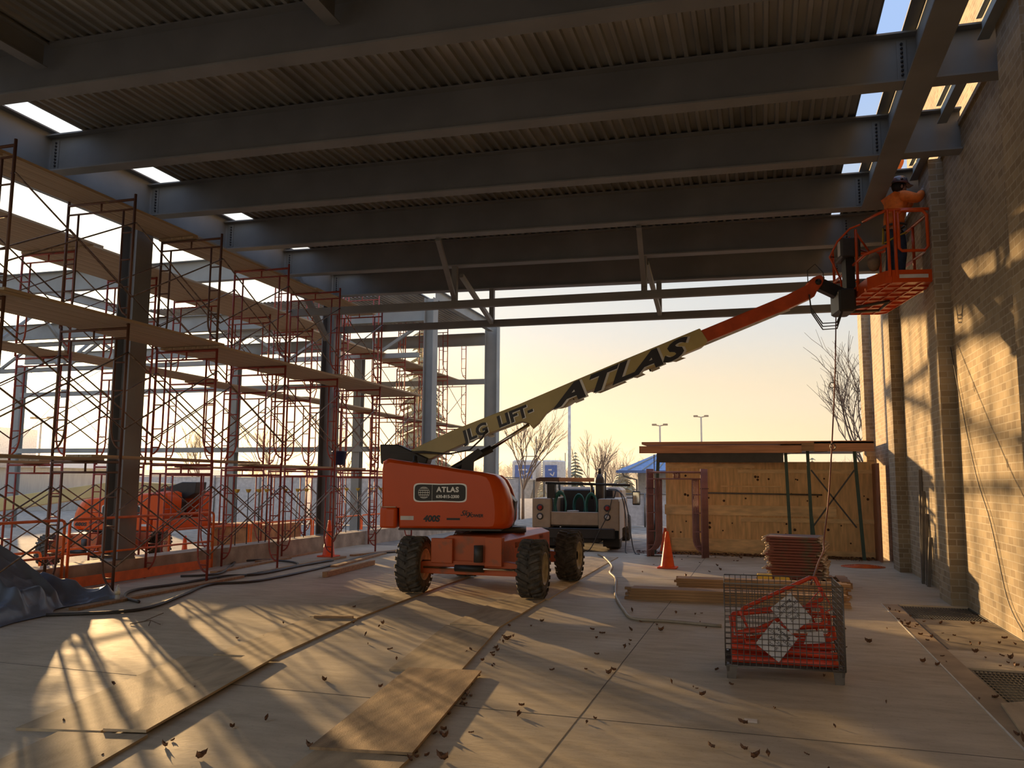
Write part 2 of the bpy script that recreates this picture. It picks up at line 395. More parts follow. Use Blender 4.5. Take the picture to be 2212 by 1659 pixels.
# brick wall with pilasters
b = MB(); b.box(XW, XW + 0.4, -6, 24.6, -0.6, 6.50)
struct(b.build('wall_right', M_BRICK, base=(0, 0, 0)))
for i, y0 in enumerate((8.60, 13.22, 17.85, 22.45, 3.95)):
    b = MB(); b.box(2.47, XW, y0, y0 + 0.80, 0 if y0 < 20 else -0.03, 6.50); struct(b.build('trim_%d' % (4 + i), M_BRICK, base=(0, 0, 0)))
b = MB(); b.box(XW - 0.03, XW + 1.6, -6, 24.7, 6.50, 6.57); struct(b.build('trim_9', M_BRICK, base=(0, 0, 0)))
b = MB(); b.box(4.3, 4.6, -6, 26, 6.6, 15); struct(b.build('wall_right_upper', M_BRICK, base=(0, 0, 0)))
# corrugated deck: flutes run along the hall
def deck(x0, x1, y0, y1, zf, pitch=0.152, dep=0.04):
    b = MB(); n = int((x1 - x0) / pitch); pr = []
    for i in range(n):
        x = x0 + i * pitch
        pr += [(x, 0), (x + 0.045, 0), (x + 0.060, dep), (x + 0.137, dep)]
    pr.append((x0 + n * pitch, 0))
    ys = [y0, y1]; m = len(pr)
    vs_ = [(x, y, zf(x) + h) for y in ys for x, h in pr] + [(x, y, zf(x) + h + 0.004) for y in ys for x, h in pr]
    fs = [(i, i + 1, m + i + 1, m + i) for i in range(m - 1)] + [(2 * m + i + 1, 2 * m + i, 3 * m + i, 3 * m + i + 1) for i in range(m - 1)]
    return b.add(vs_, fs, False)
struct(deck(-9.74, 1.50, -5.6, 18.9, lambda x: zb(x) + BH + 0.002).build('ceiling', M_DECK, base=(0, 0, 0)))
struct(deck(1.51, 2.60, 14.3, 18.9, lambda x: zb(x) + BH + 0.002).build('ceiling_edge', M_DECK, base=(0, 0, 0)))

# ---------------------------------------------------------------- roof steel
ORD = ['nearest the camera, out of sight overhead', 'second from behind', 'third from behind', 'overhead at the top edge', 'fourth', '', '', '', '', '', '']
names = {5.37: 'cut by the top left corner of the picture', 7.58: 'nearest one seen whole, crossing the top of the picture',
         9.81: 'second from the top of the picture', 12.03: 'third from the top of the picture', 14.25: 'fourth from the top, with hanging struts below it',
         16.46: 'fifth from the top, just in front of the last one', 18.68: 'farthest one, at the open end above the sky'}
def bolts(x, y, z0, z1, nx, k=8, gap=0.09):
    """column of bolt heads on a plate facing nx"""
    b = MB()
    for i in range(k):
        z = z0 + (z1 - z0) * i / (k - 1)
        b.tube([(x, y, z), (x + nx[0] * 0.02, y + nx[1] * 0.02, z)], 0.015, 6)
    return b
for y in BEAM_Y:
    if y < 5: lab = None
    xe = XW + (0.0 if abs(y - 12.15) > 0.1 else 0.0) - 0.01
    x1 = xe if y < 16 else XW - 0.01
    b = MB(); b.ibeam((XG + 0.02, y, zb(XG)), (x1, y, zb(x1)), BH, 0.24)
    base = Vector((XG, y, zb(XG)))
    o = b.build('roof_beam', M_STEEL, base=base)
    if y < 5.0:
        tag(o, 'grey steel roof beam overhead behind the camera, %s of four there' % {-3.5: 'rearmost', -1.28: 'second', 0.94: 'third', 3.15: 'foremost'}[y], 'beam', 'steel roof beams spanning the hall'); continue
    tag(o, 'long grey steel roof beam spanning the hall, ' + names[y], 'beam', 'steel roof beams spanning the hall')
    for x, sx in ((XG + 0.14, 1), (XR - 0.16, -1)):
        p = MB(); p.box(x - 0.05, x + 0.05, y - 0.022, y - 0.008, zb(x) + 0.06, zb(x) + BH - 0.06); pl = p.build('end_plate', M_STEEL, o)
        for k in range(1):
            bolts(x, y - 0.022, zb(x) + 0.11, zb(x) + BH - 0.11, (0, -1)).build('bolt_row', M_BOLT, pl)
# girders
b = MB(); b.ibeam((XG, -5.6, zb(XG)), (XG, 18.85, zb(XG)), 0.67, 0.25)
o = b.build('roof_girder', M_STEEL); tag(o, 'long grey steel girder along the left side, carrying the roof beams on columns', 'beam')
b = MB(); b.ibeam((XR, -5.6, zb(XR) - 0.03), (XR, 14.25, zb(XR) - 0.03), 0.67, 0.30)
o = b.build('roof_girder', M_STEEL); tag(o, 'grey steel girder near the brick wall with sky gaps beside it', 'beam')
# edge joist between roof beams, against the brick wall
for i, (y0, y1) in enumerate(((5.5, 7.45), (7.72, 9.68), (9.95, 11.9), (12.17, 14.12))):
    b = MB(); b.ibeam((2.42, y0, 6.50), (2.42, y1, 6.50), 0.26, 0.12, 0.012, 0.009)
    o = b.build('edge_joist', M_STEELL); tag(o, 'short pale steel joist beside the brick wall top, %s' % ['out at the top right corner', 'next to the top right corner', 'between the second and third long beams', 'above the worker in the lift platform'][i], 'beam')
b = MB(); b.bar((1.93, 10.75, 6.75), (2.34, 10.75, 6.75), 0.16, 0.2); o = b.build('header_beam', M_STEELL); tag(o, 'short grey header between right girder and brick wall, above the third roof beam', 'beam')
b = MB(); b.bar((1.95, 5.7, 6.8), (2.3, 7.4, 6.8), 0.14, 0.2); o = b.build('diagonal_brace', M_STEEL); tag(o, 'dark diagonal steel brace in the top right corner roof opening', 'brace')
for i, (x, y0, y1) in enumerate(((-8.15, 5.5, 7.45), (-4.25, 5.5, 7.45))):
    b = MB(); b.ibeam((x, y0, zb(x) + 0.25), (x, y1, zb(x) + 0.25), 0.30, 0.16, 0.014, 0.01)
    o = b.build('cross_beam', M_STEEL); tag(o, 'short dark cross beam under the deck at the %s' % ['top left corner of the picture', 'top edge left of centre'][i], 'beam')
# hanging rails at the open end, with struts
for nm, y, xa, lab in (('upper', 16.46, -10.2, 'long grey rail hung under the fifth roof beam, upper of two against sky'),
                       ('lower', 18.68, -10.2, 'long grey rail hung under the farthest roof beam, lower of two against sky')):
    b = MB(); b.bar((xa, y, 5.47), (2.38, y, 5.40), 0.12, 0.16)
    t_ = thing('hanging_rail', (xa, y, 5.4), lab, 'rail', 'hanging steel rails at the open end'); b.build('rail', M_STEEL, t_)
    for px in ((982, 1392) if nm == 'upper' else (1063, 1424)):
        p = ypt(px, 650, y); b = MB(); b.bar((p.x, y, 5.5), (p.x, y, zb(p.x) + 0.0), 0.11, 0.11); b.build('hanger_post', M_STEEL, t_)
        b = MB()
        if nm == 'upper': b.bar((p.x, y - 0.06, 5.62), (p.x + (0.45 if px < 1200 else 0.2), 14.33, zb(p.x) - 0.02), 0.09, 0.09)
        else: b.bar((p.x + 0.02, y - 0.06, 5.46), (p.x, 16.54, 6.1), 0.09, 0.09)
        b.build('diagonal_strut', M_STEELL if nm == 'lower' else M_STEEL, t_)
# left columns
for i, y in enumerate(COL_Y):
    top = zb(XG) - 0.01 if i < 2 else (7.75 if i == 2 else 8.0)
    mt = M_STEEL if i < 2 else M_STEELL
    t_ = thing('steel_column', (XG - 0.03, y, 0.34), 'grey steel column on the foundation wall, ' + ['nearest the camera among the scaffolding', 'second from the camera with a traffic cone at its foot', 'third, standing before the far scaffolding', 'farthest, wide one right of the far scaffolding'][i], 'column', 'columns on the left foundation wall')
    w2 = 0.17 if i != 3 else 0.26
    b = MB(); x = XG - 0.03
    dy = 0.2; b.box(x - w2, x - w2 + 0.025, y - dy, y + dy, 0.362, top); b.box(x + w2 - 0.025, x + w2, y - dy, y + dy, 0.362, top); b.box(x - w2 + 0.025, x + w2 - 0.025, y - 0.012, y + 0.012, 0.362, top)
    b.build('column_shaft', mt, t_)
    b = MB(); b.box(x - 0.13, x + 0.13 + 0.0, y - 0.26, y + 0.26, 0.34, 0.362); b.build('base_plate', M_STEEL, t_)
b = MB(); b.bar((-10.4, 18.4, 5.2), (-10.35, 16.9, 6.4), 0.12, 0.12); o = b.build('diagonal_brace', M_STEEL); tag(o, 'dark diagonal brace from second column up to the left girder', 'brace')
# high edge beam between the third and fourth column, and a transverse one
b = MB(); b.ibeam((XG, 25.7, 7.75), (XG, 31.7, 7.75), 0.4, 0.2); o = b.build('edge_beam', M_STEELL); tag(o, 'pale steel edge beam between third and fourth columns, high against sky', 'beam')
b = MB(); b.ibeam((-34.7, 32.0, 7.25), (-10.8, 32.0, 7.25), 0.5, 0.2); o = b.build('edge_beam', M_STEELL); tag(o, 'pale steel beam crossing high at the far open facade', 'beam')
# far facade columns and girts
for i, x in enumerate((-16.4, -22.5, -28.6, -34.7)):
    b = MB(); b.box(x - 0.17, x + 0.17, 31.72, 31.75, -0.65, 7.2); b.box(x - 0.17, x + 0.17, 32.05, 32.08, -0.65, 7.2); b.box(x - 0.012, x + 0.012, 31.75, 32.05, -0.65, 7.2)
    o = b.build('facade_column', M_STEELL); tag(o, 'pale grey column of the far facade, %s' % ['first left of the wide corner column', 'second left of the wide corner column', 'third, mostly behind the nearest dark column', 'leftmost in the picture'][i], 'column', 'far facade columns')
for i, z in enumerate((3.0, 5.7)):
    b = MB(); b.bar((-34.5, 31.66, z), (-10.7, 31.66, z), 0.06, 0.22); o = b.build('facade_girt', M_STEELL); tag(o, 'thin %s horizontal girt across the far facade' % ['lower', 'upper'][i], 'beam')
t_ = thing('rod_bracing', (-31.65, 31.6, 3.05), 'thin crossed steel rods with a square centre plate, far left bay', 'brace')
b = MB(); c = Vector((-31.65, 31.6, 5.7)); b.box(c.x - 0.2, c.x + 0.2, 31.5, 31.55, 5.5, 5.9); b.build('centre_plate', M_STEELL, t_)
for sx, sz in ((-1, -1), (1, -1), (-1, 1), (1, 1)):
    b = MB(); b.tube([(c.x + sx * 0.18, 31.52, 5.7 + sz * 0.18), (c.x + sx * 2.9, 31.52, 5.7 + sz * (1.45 if sz > 0 else 2.6))], 0.012, 6); b.build('rod', M_STEEL, t_)
# roof framing of the neighbouring bay, left of the girder
for i, y in enumerate((18.8, 25.4)):
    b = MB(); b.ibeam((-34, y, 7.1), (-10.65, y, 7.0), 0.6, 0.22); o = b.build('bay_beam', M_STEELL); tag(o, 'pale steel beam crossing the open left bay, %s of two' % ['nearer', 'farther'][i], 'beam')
def truss(p0, p1, h, n, label):
    p0, p1 = Vector(p0), Vector(p1); t_ = thing('roof_truss', p0, label, 'truss')
    up = Vector((0, 0, h)); d = (p1 - p0) / n
    b = MB(); b.bar(p0, p1, 0.16, 0.16); b.build('bottom_chord', M_STEELL, t_)
    b = MB(); b.bar(p0 + up, p1 + up, 0.16, 0.16); b.build('top_chord', M_STEELL, t_)
    for i in range(n):
        a = p0 + d * i; b = MB(); b.bar(a + up, a + d * 0.5, 0.10, 0.10); b.build('diagonal', M_STEELL, t_)
        b = MB(); b.bar(a + d * 0.5, a + d + up, 0.10, 0.10); b.build('diagonal', M_STEELL, t_)
        b = MB(); b.bar(a + d * 0.5, a + d * 0.5 + up, 0.08, 0.08); b.build('vertical', M_STEELL, t_)
truss((-26, 14, 6.45), (-26, 31.4, 6.45), 1.5, 5, 'pale roof truss running away over the left bay')
truss((-34, 25.6, 5.9), (-11, 25.6, 5.9), 1.0, 7, 'pale roof truss crossing the left bay under the farther beam')
for i, x in enumerate((-14.5, -18.5, -22.5, -30)):
    b = MB(); b.ibeam((x, 10 if i > 0 else 12, 7.72), (x, 25.2, 7.72), 0.3, 0.14); o = b.build('bay_joist', M_STEELL)
    tag(o, 'pale roof joist running away over the left bay, %s' % ['first left of the dark girder', 'second left of the girder', 'third left of the girder', 'leftmost'][i], 'beam')
o = deck(-22, -10.9, 25.4, 31.7, lambda x: 7.95 - 0.0 * x).build('roof_deck', M_DECK); tag(o, 'corrugated deck panel already laid on the far left bay', 'roof deck')
o = deck(-30, -24, 17, 22, lambda x: 8.05).build('roof_deck', M_DECK); tag(o, 'corrugated deck panel on joists high in the left bay', 'roof deck')
# ---------------------------------------------------------------- boom lifts
def make_wheel(parent, side):
    """rough-terrain tyre about the local x axis, lugs in chevrons; side +1 shows the rim towards +x"""
    Rr, Wd = 0.405, 0.36
    b = MB(); h = Wd / 2
    b.lathe([(0.235, -h + 0.02), (0.30, -h), (0.36, -h + 0.02), (0.385, -h + 0.06), (0.39, 0), (0.385, h - 0.06), (0.36, h - 0.02), (0.30, h), (0.235, h - 0.02), (0.215, h - 0.08), (0.215, -h + 0.08), (0.235, -h + 0.02)], 36, 'x')
    n = 22
    for k in range(n):
        for sgn in (-1, 1):
            a0 = 2 * math.pi * (k + (0.5 if sgn > 0 else 0)) / n
            vs_ = []
            # lug from shoulder to the middle, swept forward
            for u, w_, da in ((0.012, 0.10, 0.17), (0.075, 0.095, 0.10), (h - 0.02, 0.14, 0.0), (h + 0.004, 0.13, -0.01)):
                for rr_, q in ((0.34 if u > 0.16 else 0.375, 1.0), (0.418 if u < h else 0.385, 0.8)):
                    for e in (-1, 1):
                        a = a0 + da + e * w_ * q / 2
                        vs_.append((sgn * u, rr_ * math.cos(a), rr_ * math.sin(a)))
            fs = []
            for j in range(3):
                q = j * 4; fs += [(q, q + 1, q + 5, q + 4), (q + 2, q + 6, q + 7, q + 3), (q, q + 4, q + 6, q + 2), (q + 1, q + 3, q + 7, q + 5)]
            fs += [(0, 2, 3, 1), (12, 13, 15, 14)]
            b.add(vs_, fs, False)
    t_ = b.build('tyre', M_RUB, parent)
    b = MB()
    for s_ in (-1, 1):
        b.lathe([(0.222, s_ * (h - 0.05)), (0.235, s_ * (h - 0.01)), (0.222, s_ * (h - 0.015)), (0.20, s_ * (h - 0.05)), (0.17, s_ * (h - 0.11)), (0.0, s_ * (h - 0.12))], 28, 'x')
    rim = b.build('rim', M_RIM, parent)
    b = MB()
    for s_ in (-1, 1):
        b.tube([(s_ * (h - 0.12), 0, 0), (s_ * (h - 0.05), 0, 0)], 0.075, 12)
        for k in range(8):
            a = 2 * math.pi * k / 8; b.tube([(s_ * (h - 0.12), 0.115 * math.cos(a), 0.115 * math.sin(a)), (s_ * (h - 0.095), 0.115 * math.cos(a), 0.115 * math.sin(a))], 0.012, 6)
    b.build('hub', M_DKGREY, parent)

def cat_rom(pts, n=4):
    out = []; m = len(pts)
    for i in range(m):
        p0, p1, p2, p3 = [Vector((*pts[(i + k) % m], 0)) for k in (-1, 0, 1, 2)]
        for j in range(n):
            t = j / n
            q = 0.5 * ((2 * p1) + (p2 - p0) * t + (2 * p0 - 5 * p1 + 4 * p2 - p3) * t * t + (3 * p1 - p0 - 3 * p2 + p3) * t ** 3)
            out.append((q.x, q.y))
    return out
HOOD = [(-1.71, 1.86), (-1.70, 1.96), (-1.62, 2.005), (-1.34, 1.965), (-0.90, 1.91), (-0.54, 1.85), (-0.14, 1.80), (0.04, 1.765), (0.13, 1.69), (0.20, 1.56),
        (0.26, 1.38), (0.285, 1.20), (0.28, 1.04), (0.24, 0.965), (0.14, 0.95), (-0.6, 0.95), (-1.43, 0.95), (-1.44, 1.25), (-1.70, 1.27)]
def hood_mesh(T, sgn):
    b = MB(T); o = HOOD; n = len(o); rings = []
    for t_, ins, fr in ((0.40, 0, 0), (0.90, 0, 0.02), (0.99, 0.006, 0.08), (1.045, 0.03, 0.17), (1.065, 0.08, 0.26)):
        ring = []
        for s_, z in o:
            cx, cz = -0.7, 1.42
            dz = z - cz; s2 = s_ - max(0, s_ + 0.25) * fr * 1.6 - (s_ - cx) * ins * 0.5
            if z > 1.3: s2 = s2
            ring.append((s2, sgn * t_, cz + dz * (1 - ins * 1.1) - (0.012 if t_ > 1.0 and dz > 0 else 0)))
        rings.append(ring)
    vs_ = [p for r_ in rings for p in r_]; fs = []
    for j in range(len(rings) - 1):
        for i in range(n): fs.append((j * n + i, j * n + (i + 1) % n, (j + 1) * n + (i + 1) % n, (j + 1) * n + i) if sgn < 0 else (j * n + i, (j + 1) * n + i, (j + 1) * n + (i + 1) % n, j * n + (i + 1) % n))
    b.add(vs_, fs, True)
    last = (len(rings) - 1) * n
    b.add([rings[-1][i] for i in range(n)], [tuple(range(n)) if sgn < 0 else tuple(range(n - 1, -1, -1))], False)
    b.add([rings[0][i] for i in range(n)], [tuple(range(n - 1, -1, -1)) if sgn < 0 else tuple(range(n))], False)
    return b

def boom_lift(axis, head, chassis_rot, wheels, label, boom, full, stretch=1.0, model='400S'):
    ax = Vector(axis); root = thing('boom_lift', ax, label, 'boom lift')
    T = Matrix.Translation(ax) @ Matrix.Rotation(head, 4, 'Z') @ Matrix.Diagonal((stretch, 1, 1, 1))      # x forward along the boom, y to its left
    TC = Matrix.Translation(ax) @ Matrix.Rotation(chassis_rot, 4, 'Z')  # chassis: x across, y along
    def part(b, n_, m_, p=None, **k):
        o = b.build(n_, m_, p or root, base=ax, **k)
        if p is not None: o.location = (0, 0, 0)
        BASE[o.name] = ax; return o
    # chassis
    b = MB(TC); b.prism([(-0.50, 0.42), (0.50, 0.42), (0.50, 0.80), (0.36, 0.86), (-0.36, 0.86), (-0.50, 0.80)], -1.25, 1.45, 'xz'); ch = part(b, 'chassis', M_ORD, bevel=0.012)
    b = MB(TC); b.box(-0.62, -0.28, -1.33, -1.24, 0.46, 0.82); part(b, 'front_box', M_ORD, ch, bevel=0.01)
    b = MB(TC); b.box(0.24, 0.50, -1.38, -1.24, 0.44, 0.86); part(b, 'front_box', M_ORD, ch, bevel=0.01)
    b = MB(TC); b.tube([(0.16, -1.42, 0.50), (0.16, -1.42, 0.74)], 0.07, 12); part(b, 'hydraulic_filter', M_DKGREY, ch)
    for yy in (-1.2, 1.15):
        b = MB(TC); b.prism([(-0.80, 0.30), (0.80, 0.30), (0.86, 0.36), (0.86, 0.46), (0.55, 0.50), (-0.55, 0.50), (-0.86, 0.46), (-0.86, 0.36)], yy - 0.09, yy + 0.09, 'xz'); part(b, 'axle', M_ORD, bevel=0.01)
    b = MB(TC); b.tube([(-0.72, -1.36, 0.40), (0.72, -1.36, 0.40)], 0.018, 8); r_ = part(b, 'steering_rod', M_CHROME)
    b = MB(TC); b.tube([(-0.22, -1.36, 0.40), (0.22, -1.36, 0.40)], 0.05, 12); part(b, 'steering_cylinder', M_BLACK, r_)
    if full:
        b = MB(TC); vs_, fs = text_mesh('SU113', 0.12, depth=0.002)
        b.add([(0.503, -0.55 + v.x, 0.70 + v.y) for v in vs_], fs, False); part(b, 'fleet_number', mat('faded yellow stencil', (0.55, 0.30, 0.10), 0.6), ch)
        vs_, fs = text_mesh('54410', 0.10, depth=0.002); b = MB(TC)
        b.add([(0.503, 0.85 + v.x, 0.74 + v.y) for v in vs_], fs, False); part(b, 'stencil', mat('dark red stencil', (0.22, 0.03, 0.01), 0.6), ch)
    for (wx, wy, st) in wheels:
        p = TC @ Vector((wx, wy, 0.42)); e = bpy.data.objects.new('wheel', None); COL.objects.link(e); e.parent = root; e.location = p - ax
        e.rotation_euler = (0, 0, chassis_rot + st); BASE[e.name] = Vector((0, 0, 0)); make_wheel(e, 1)
        b = MB(TC); sg = 1 if wx > 0 else -1
        b.tube([(wx - sg * 0.26, wy, 0.42), (wx - sg * 0.12, wy, 0.42)], 0.07, 12); part(b, 'wheel_spindle', M_DKGREY)
    # turntable
    b = MB(T); b.lathe([(0.46, 0.855), (0.46, 0.95), (0.0, 0.95)], 32); part(b, 'slewing_ring', M_BLACK)
    b = MB(T); b.prism([(-1.45, 0.96), (0.25, 0.96), (0.30, 1.35), (0.0, 1.68), (-1.35, 1.86), (-1.45, 1.7)], -0.40, 0.40); part(b, 'turntable_frame', M_DKGREY)
    b = MB(T); o = cat_rom([(-1.73, -1.0), (-1.62, -1.09), (-1.47, -1.09), (-1.455, -1.05), (-1.455, 1.05), (-1.47, 1.09), (-1.62, 1.09), (-1.73, 1.0)], 1)
    b.prism(o, 0.955, 1.265, 'xy'); cw = part(b, 'counterweight', M_OR, bevel=0.03)
    b = MB(T); b.prism(o, 1.266, 1.28, 'xy'); part(b, 'edge_highlight', mat('painted edge highlight', (0.45, 0.30, 0.2), 0.4, 0.2), cw)  # pale strip: the highlight along the counterweight top, put into the colour
    for sg in (-1, 1):
        h = part(hood_mesh(T, sg), 'hood', M_OR)
        b = MB(T); b.box(-1.44, 0.12, sg * 0.42 if sg > 0 else -1.0, 1.0 if sg > 0 else -0.42, 0.925, 0.95); part(b, 'hood_sill', M_DKGREY, h)
        y = sg * 1.067; ux = Vector((1, 0, 0)) * (-sg); uy = Vector((0, 0, 1))
        def P(u, v, d=0.0): return (u, y + sg * d, v)
        def txt(s_, size, u, v, m_, nm, **k):
            b = MB(T); bold = k.pop('bold', 0.004)
            put_text(b, s_, size, P(u, v, 0.001), ux, uy, bold=bold, **k)
            return part(b, nm, m_, h)
        # decal plate with waisted outline
        def plate(sc_, d0, d1):
            o = []
            for k in range(48):
                a = 2 * math.pi * k / 48; c_, s_ = math.cos(a), math.sin(a)
                u = math.copysign(abs(c_) ** 0.32, c_) * 0.405; v = math.copysign(abs(s_) ** 0.32, s_) * (0.135 + 0.02 * (u / 0.4) ** 2)
                o.append((-0.805 + (u - math.copysign(sc_, u) * min(1, abs(u) / 0.1)), 1.49 + v - math.copysign(sc_, v) * min(1, abs(v) / 0.05)))
            b = MB(T); b.prism(o, y + sg * d0, y + sg * d1); return b
        pl = part(plate(0, -0.03, 0.0015), 'decal_border', M_SILV, h)
        part(plate(0.018, 0.0, 0.003), 'decal_field', M_BLACK, h)
        su = -sg
        b = MB(T); gx = -0.805 - su * 0.245; gz = 1.49
        for k in (-2, -1, 0, 1, 2):
            zz = k * 0.034; rr = math.sqrt(max(0, 0.088 ** 2 - zz ** 2)); b.bar((gx - rr, y + sg * 0.0045, gz + zz), (gx + rr, y + sg * 0.0045, gz + zz), 0.003, 0.008)
        for k in (-0.95, -0.6, -0.2, 0.2, 0.6, 0.95):
            pts = [(gx + 0.088 * k * math.cos(t2), y + sg * 0.0045, gz + 0.088 * math.sin(t2)) for t2 in [math.pi * (q / 10 - 0.5) for q in range(11)]]
            b.tube(pts, 0.0035, 4)
        b.bar((gx + su * 0.125, y + sg * 0.0045, gz - 0.12), (gx + su * 0.125, y + sg * 0.0045, gz + 0.12), 0.003, 0.006)
        part(b, 'globe_emblem', M_SILV, h)
        cxx = -0.805 + su * 0.115
        b = MB(T); put_text(b, 'ATLAS', 0.105, (cxx, y + sg * 0.004, 1.535), ux, uy, bold=0.004, spacing=1.15); part(b, 'decal_name', M_SILV, h)
        b = MB(T); put_text(b, '630-815-2300', 0.062, (cxx, y + sg * 0.004, 1.432), ux, uy, bold=0.002); part(b, 'decal_number', M_SILV, h)
        txt(model, 0.125, -0.93 if sg < 0 else 0.02, 1.10, M_BLACK, 'model_number', bold=0.006, shear=0.15)
        txt('Sky', 0.115, -0.42, 1.185, M_BLACK, 'script_mark', shear=0.5, bold=0.001)
        txt('POWER', 0.065, -0.265, 1.15, M_BLACK, 'word_mark', shear=0.2, bold=0.002)
        b = MB(T); b.box(-0.70, -0.50, y - 0.006, y + 0.006, 1.085, 1.115); part(b, 'latch', M_BLACK, h)
        b = MB(T); b.box(-1.40, -1.20, y - 0.004, y + 0.003, 1.08, 1.14); part(b, 'warning_label', M_WHITE, h)
    # boom
    b = MB(T); b.prism([(-1.92, 2.25), (-1.62, 2.25), (-1.38, 2.14), (-1.12, 2.03), (-1.2, 1.80), (-1.7, 1.80), (-1.90, 1.95)], -0.24, 0.24) ; part(b, 'boom_pivot', M_BLACK, bevel=0.02)
    if boom == 'up':
        b = MB(T); b.prism([(-1.50, 2.12), (-1.31, 2.22), (-0.74, 2.49), (0.33, 2.915), (1.2, 3.29), (2.01, 3.635), (3.277, 4.165), (3.40, 3.96), (3.353, 3.885), (2.83, 3.668), (1.2, 3.03), (0.99, 2.926),
                            (0.79, 2.78), (0.67, 2.62), (0.57, 2.53), (0.50, 2.61), (0.384, 2.638), (-0.35, 2.36), (-0.73, 2.19), (-1.10, 2.02), (-1.37, 2.00)], -0.17, 0.17)
        bm = part(b, 'main_boom', M_CREAM, bevel=0.012)
        b = MB(T); b.prism([(3.25, 4.115), (4.70, 4.72), (5.04, 4.895), (5.13, 5.01), (5.24, 5.05), (5.32, 5.01), (5.27, 4.89), (5.18, 4.77), (5.14, 4.69), (4.69, 4.478), (3.33, 3.92)], -0.135, 0.135)
        fl = part(b, 'fly_boom', mat('red orange boom paint', (0.50, 0.075, 0.02), 0.38), bevel=0.012)
        b = MB(T); b.bar((3.36, -0.08, 3.905), (4.75, -0.08, 4.485), 0.03, 0.03); part(b, 'cable_guide', M_WHITE, fl)
        sl = (4.165 - 2.49) / (3.277 + 0.74); ux = Vector((1, 0, sl)).normalized(); uy = Vector((-sl, 0, 1)).normalized()
        for sg in (-1, 1):
            yy = sg * 0.172; u2 = ux if sg < 0 else -ux
            def on(s_, off): return Vector((s_, yy, 2.49 + sl * (s_ + 0.74))) - uy * off
            def bt(s_, size, c, off, m_, nm, d, **k):
                b = MB(T); put_text(b, s_, size, on(c, off) + Vector((0, sg * d, 0)), u2, uy, **k); part(b, nm, m_, bm)
            bt('ATLAS', 0.38, 1.87, 0.202, M_SILV, 'name_shadow', 0.0005, sx=1.95, shear=0.45, bold=0.020, spacing=1.05)
            bt('ATLAS', 0.38, 1.84, 0.190, M_INK, 'name_lettering', 0.002, sx=1.95, shear=0.45, bold=0.016, spacing=1.05)
            bt('JLG', 0.25, -0.43, 0.19, M_SILV, 'maker_shadow', 0.0005, sx=1.15, shear=0.12, bold=0.012)
            bt('JLG', 0.25, -0.44, 0.18, M_INK, 'maker_lettering', 0.002, sx=1.15, shear=0.12, bold=0.010)
            bt('LIFT-', 0.25, 0.21, 0.185, M_SILV, 'maker_shadow', 0.0005, sx=1.15, shear=0.12, bold=0.012)
            bt('LIFT-', 0.25, 0.20, 0.175, M_INK, 'maker_lettering', 0.002, sx=1.15, shear=0.12, bold=0.010)
        # lift cylinder and its bracket
        b = MB(T); b.tube([(-1.0, 0, 1.72), (-0.50, 0, 2.0), (-0.11, 0, 2.205)], 0.062, 14); cy = part(b, 'lift_cylinder', M_BLACK)
        b = MB(T); b.tube([(-0.11, 0, 2.205), (0.50, 0, 2.60)], 0.03, 12); part(b, 'cylinder_rod', M_CHROME, cy)
        b = MB(T); b.prism([(-0.62, 1.70), (-0.42, 1.70), (-0.41, 1.98), (-0.25, 2.12), (-0.33, 2.20), (-0.58, 2.02)], -0.10, -0.07); b.prism([(-0.62, 1.70), (-0.42, 1.70), (-0.41, 1.98), (-0.25, 2.12), (-0.33, 2.20), (-0.58, 2.02)], 0.07, 0.10)
        part(b, 'cylinder_bracket', M_BLACK, cy)
        b = MB(T)
        for k, yk in enumerate((-0.20, -0.23)):
            b.tube([(-1.75, yk, 2.12), (-1.2, yk, 2.14 - 0.02 * k), (-0.8, yk, 2.10), (-0.45, yk, 2.17), (-0.25, yk, 2.36), (-0.18, yk, 2.50)], 0.014, 6)
        part(b, 'hydraulic_hose', M_HOSE)
    else:
        sl = boom
        b = MB(T); L = 5.2; b.prism([(-1.3, 2.20), (-0.2, 2.26), (L, 2.26 + sl * L), (L, 1.86 + sl * L), (0.3, 1.86 + sl * 0.3), (-0.3, 1.72), (-0.9, 1.90), (-1.4, 2.06)], -0.17, 0.17); part(b, 'main_boom', M_CREAM, bevel=0.012)
    b = MB(T); b.lathe([(0.05, 0), (0.05, 0.03), (0.035, 0.04), (0.035, 0.10), (0, 0.12)], 12, 'z', (-1.22, -0.9, 1.94)); part(b, 'beacon', M_BLACK)
    return root, T

AX1 = (-4.15, 13.05, 0.022)
H1 = math.atan2(0.238, 0.971)
lift, TL = boom_lift(AX1, H1, 0.0, [(-0.93, -1.2, 0.06), (0.93, -1.2, 0.06), (-0.93, 1.15, 0), (0.93, 1.15, 0)],
                     'orange boom lift in the middle of the floor, cream boom raised to the brick wall', 'up', True)
# rotator, platform basket (parts of the lift)
def lpart(b, n_, m_, p=None, **k):
    o = b.build(n_, m_, p or lift, base=Vector(AX1), **k); BASE[o.name] = Vector(AX1); return o
NE, FE, ZP = Vector((2.12, 13.28)), Vector((1.70, 15.70)), 4.66        # near and far end of the platform
lx = (FE - NE).normalized(); wx_ = Vector((-lx.y, lx.x)) * -1          # along, and across towards the wall
TP = Matrix(((wx_.x, lx.x, 0, NE.x), (wx_.y, lx.y, 0, NE.y), (0, 0, 1, ZP), (0, 0, 0, 1)))   # x across (+ wall), y along, z up
HW, LN = 0.43, 2.44
outl = [(-HW, 0.45), (-HW + 0.14, 0.06), (-HW + 0.22, 0), (HW - 0.04, 0), (HW, 0.04), (HW, LN - 0.1), (HW - 0.1, LN), (-HW + 0.1, LN), (-HW, LN - 0.1)]
b = MB(TP); b.prism(outl, 0.02, 0.045, 'xy')
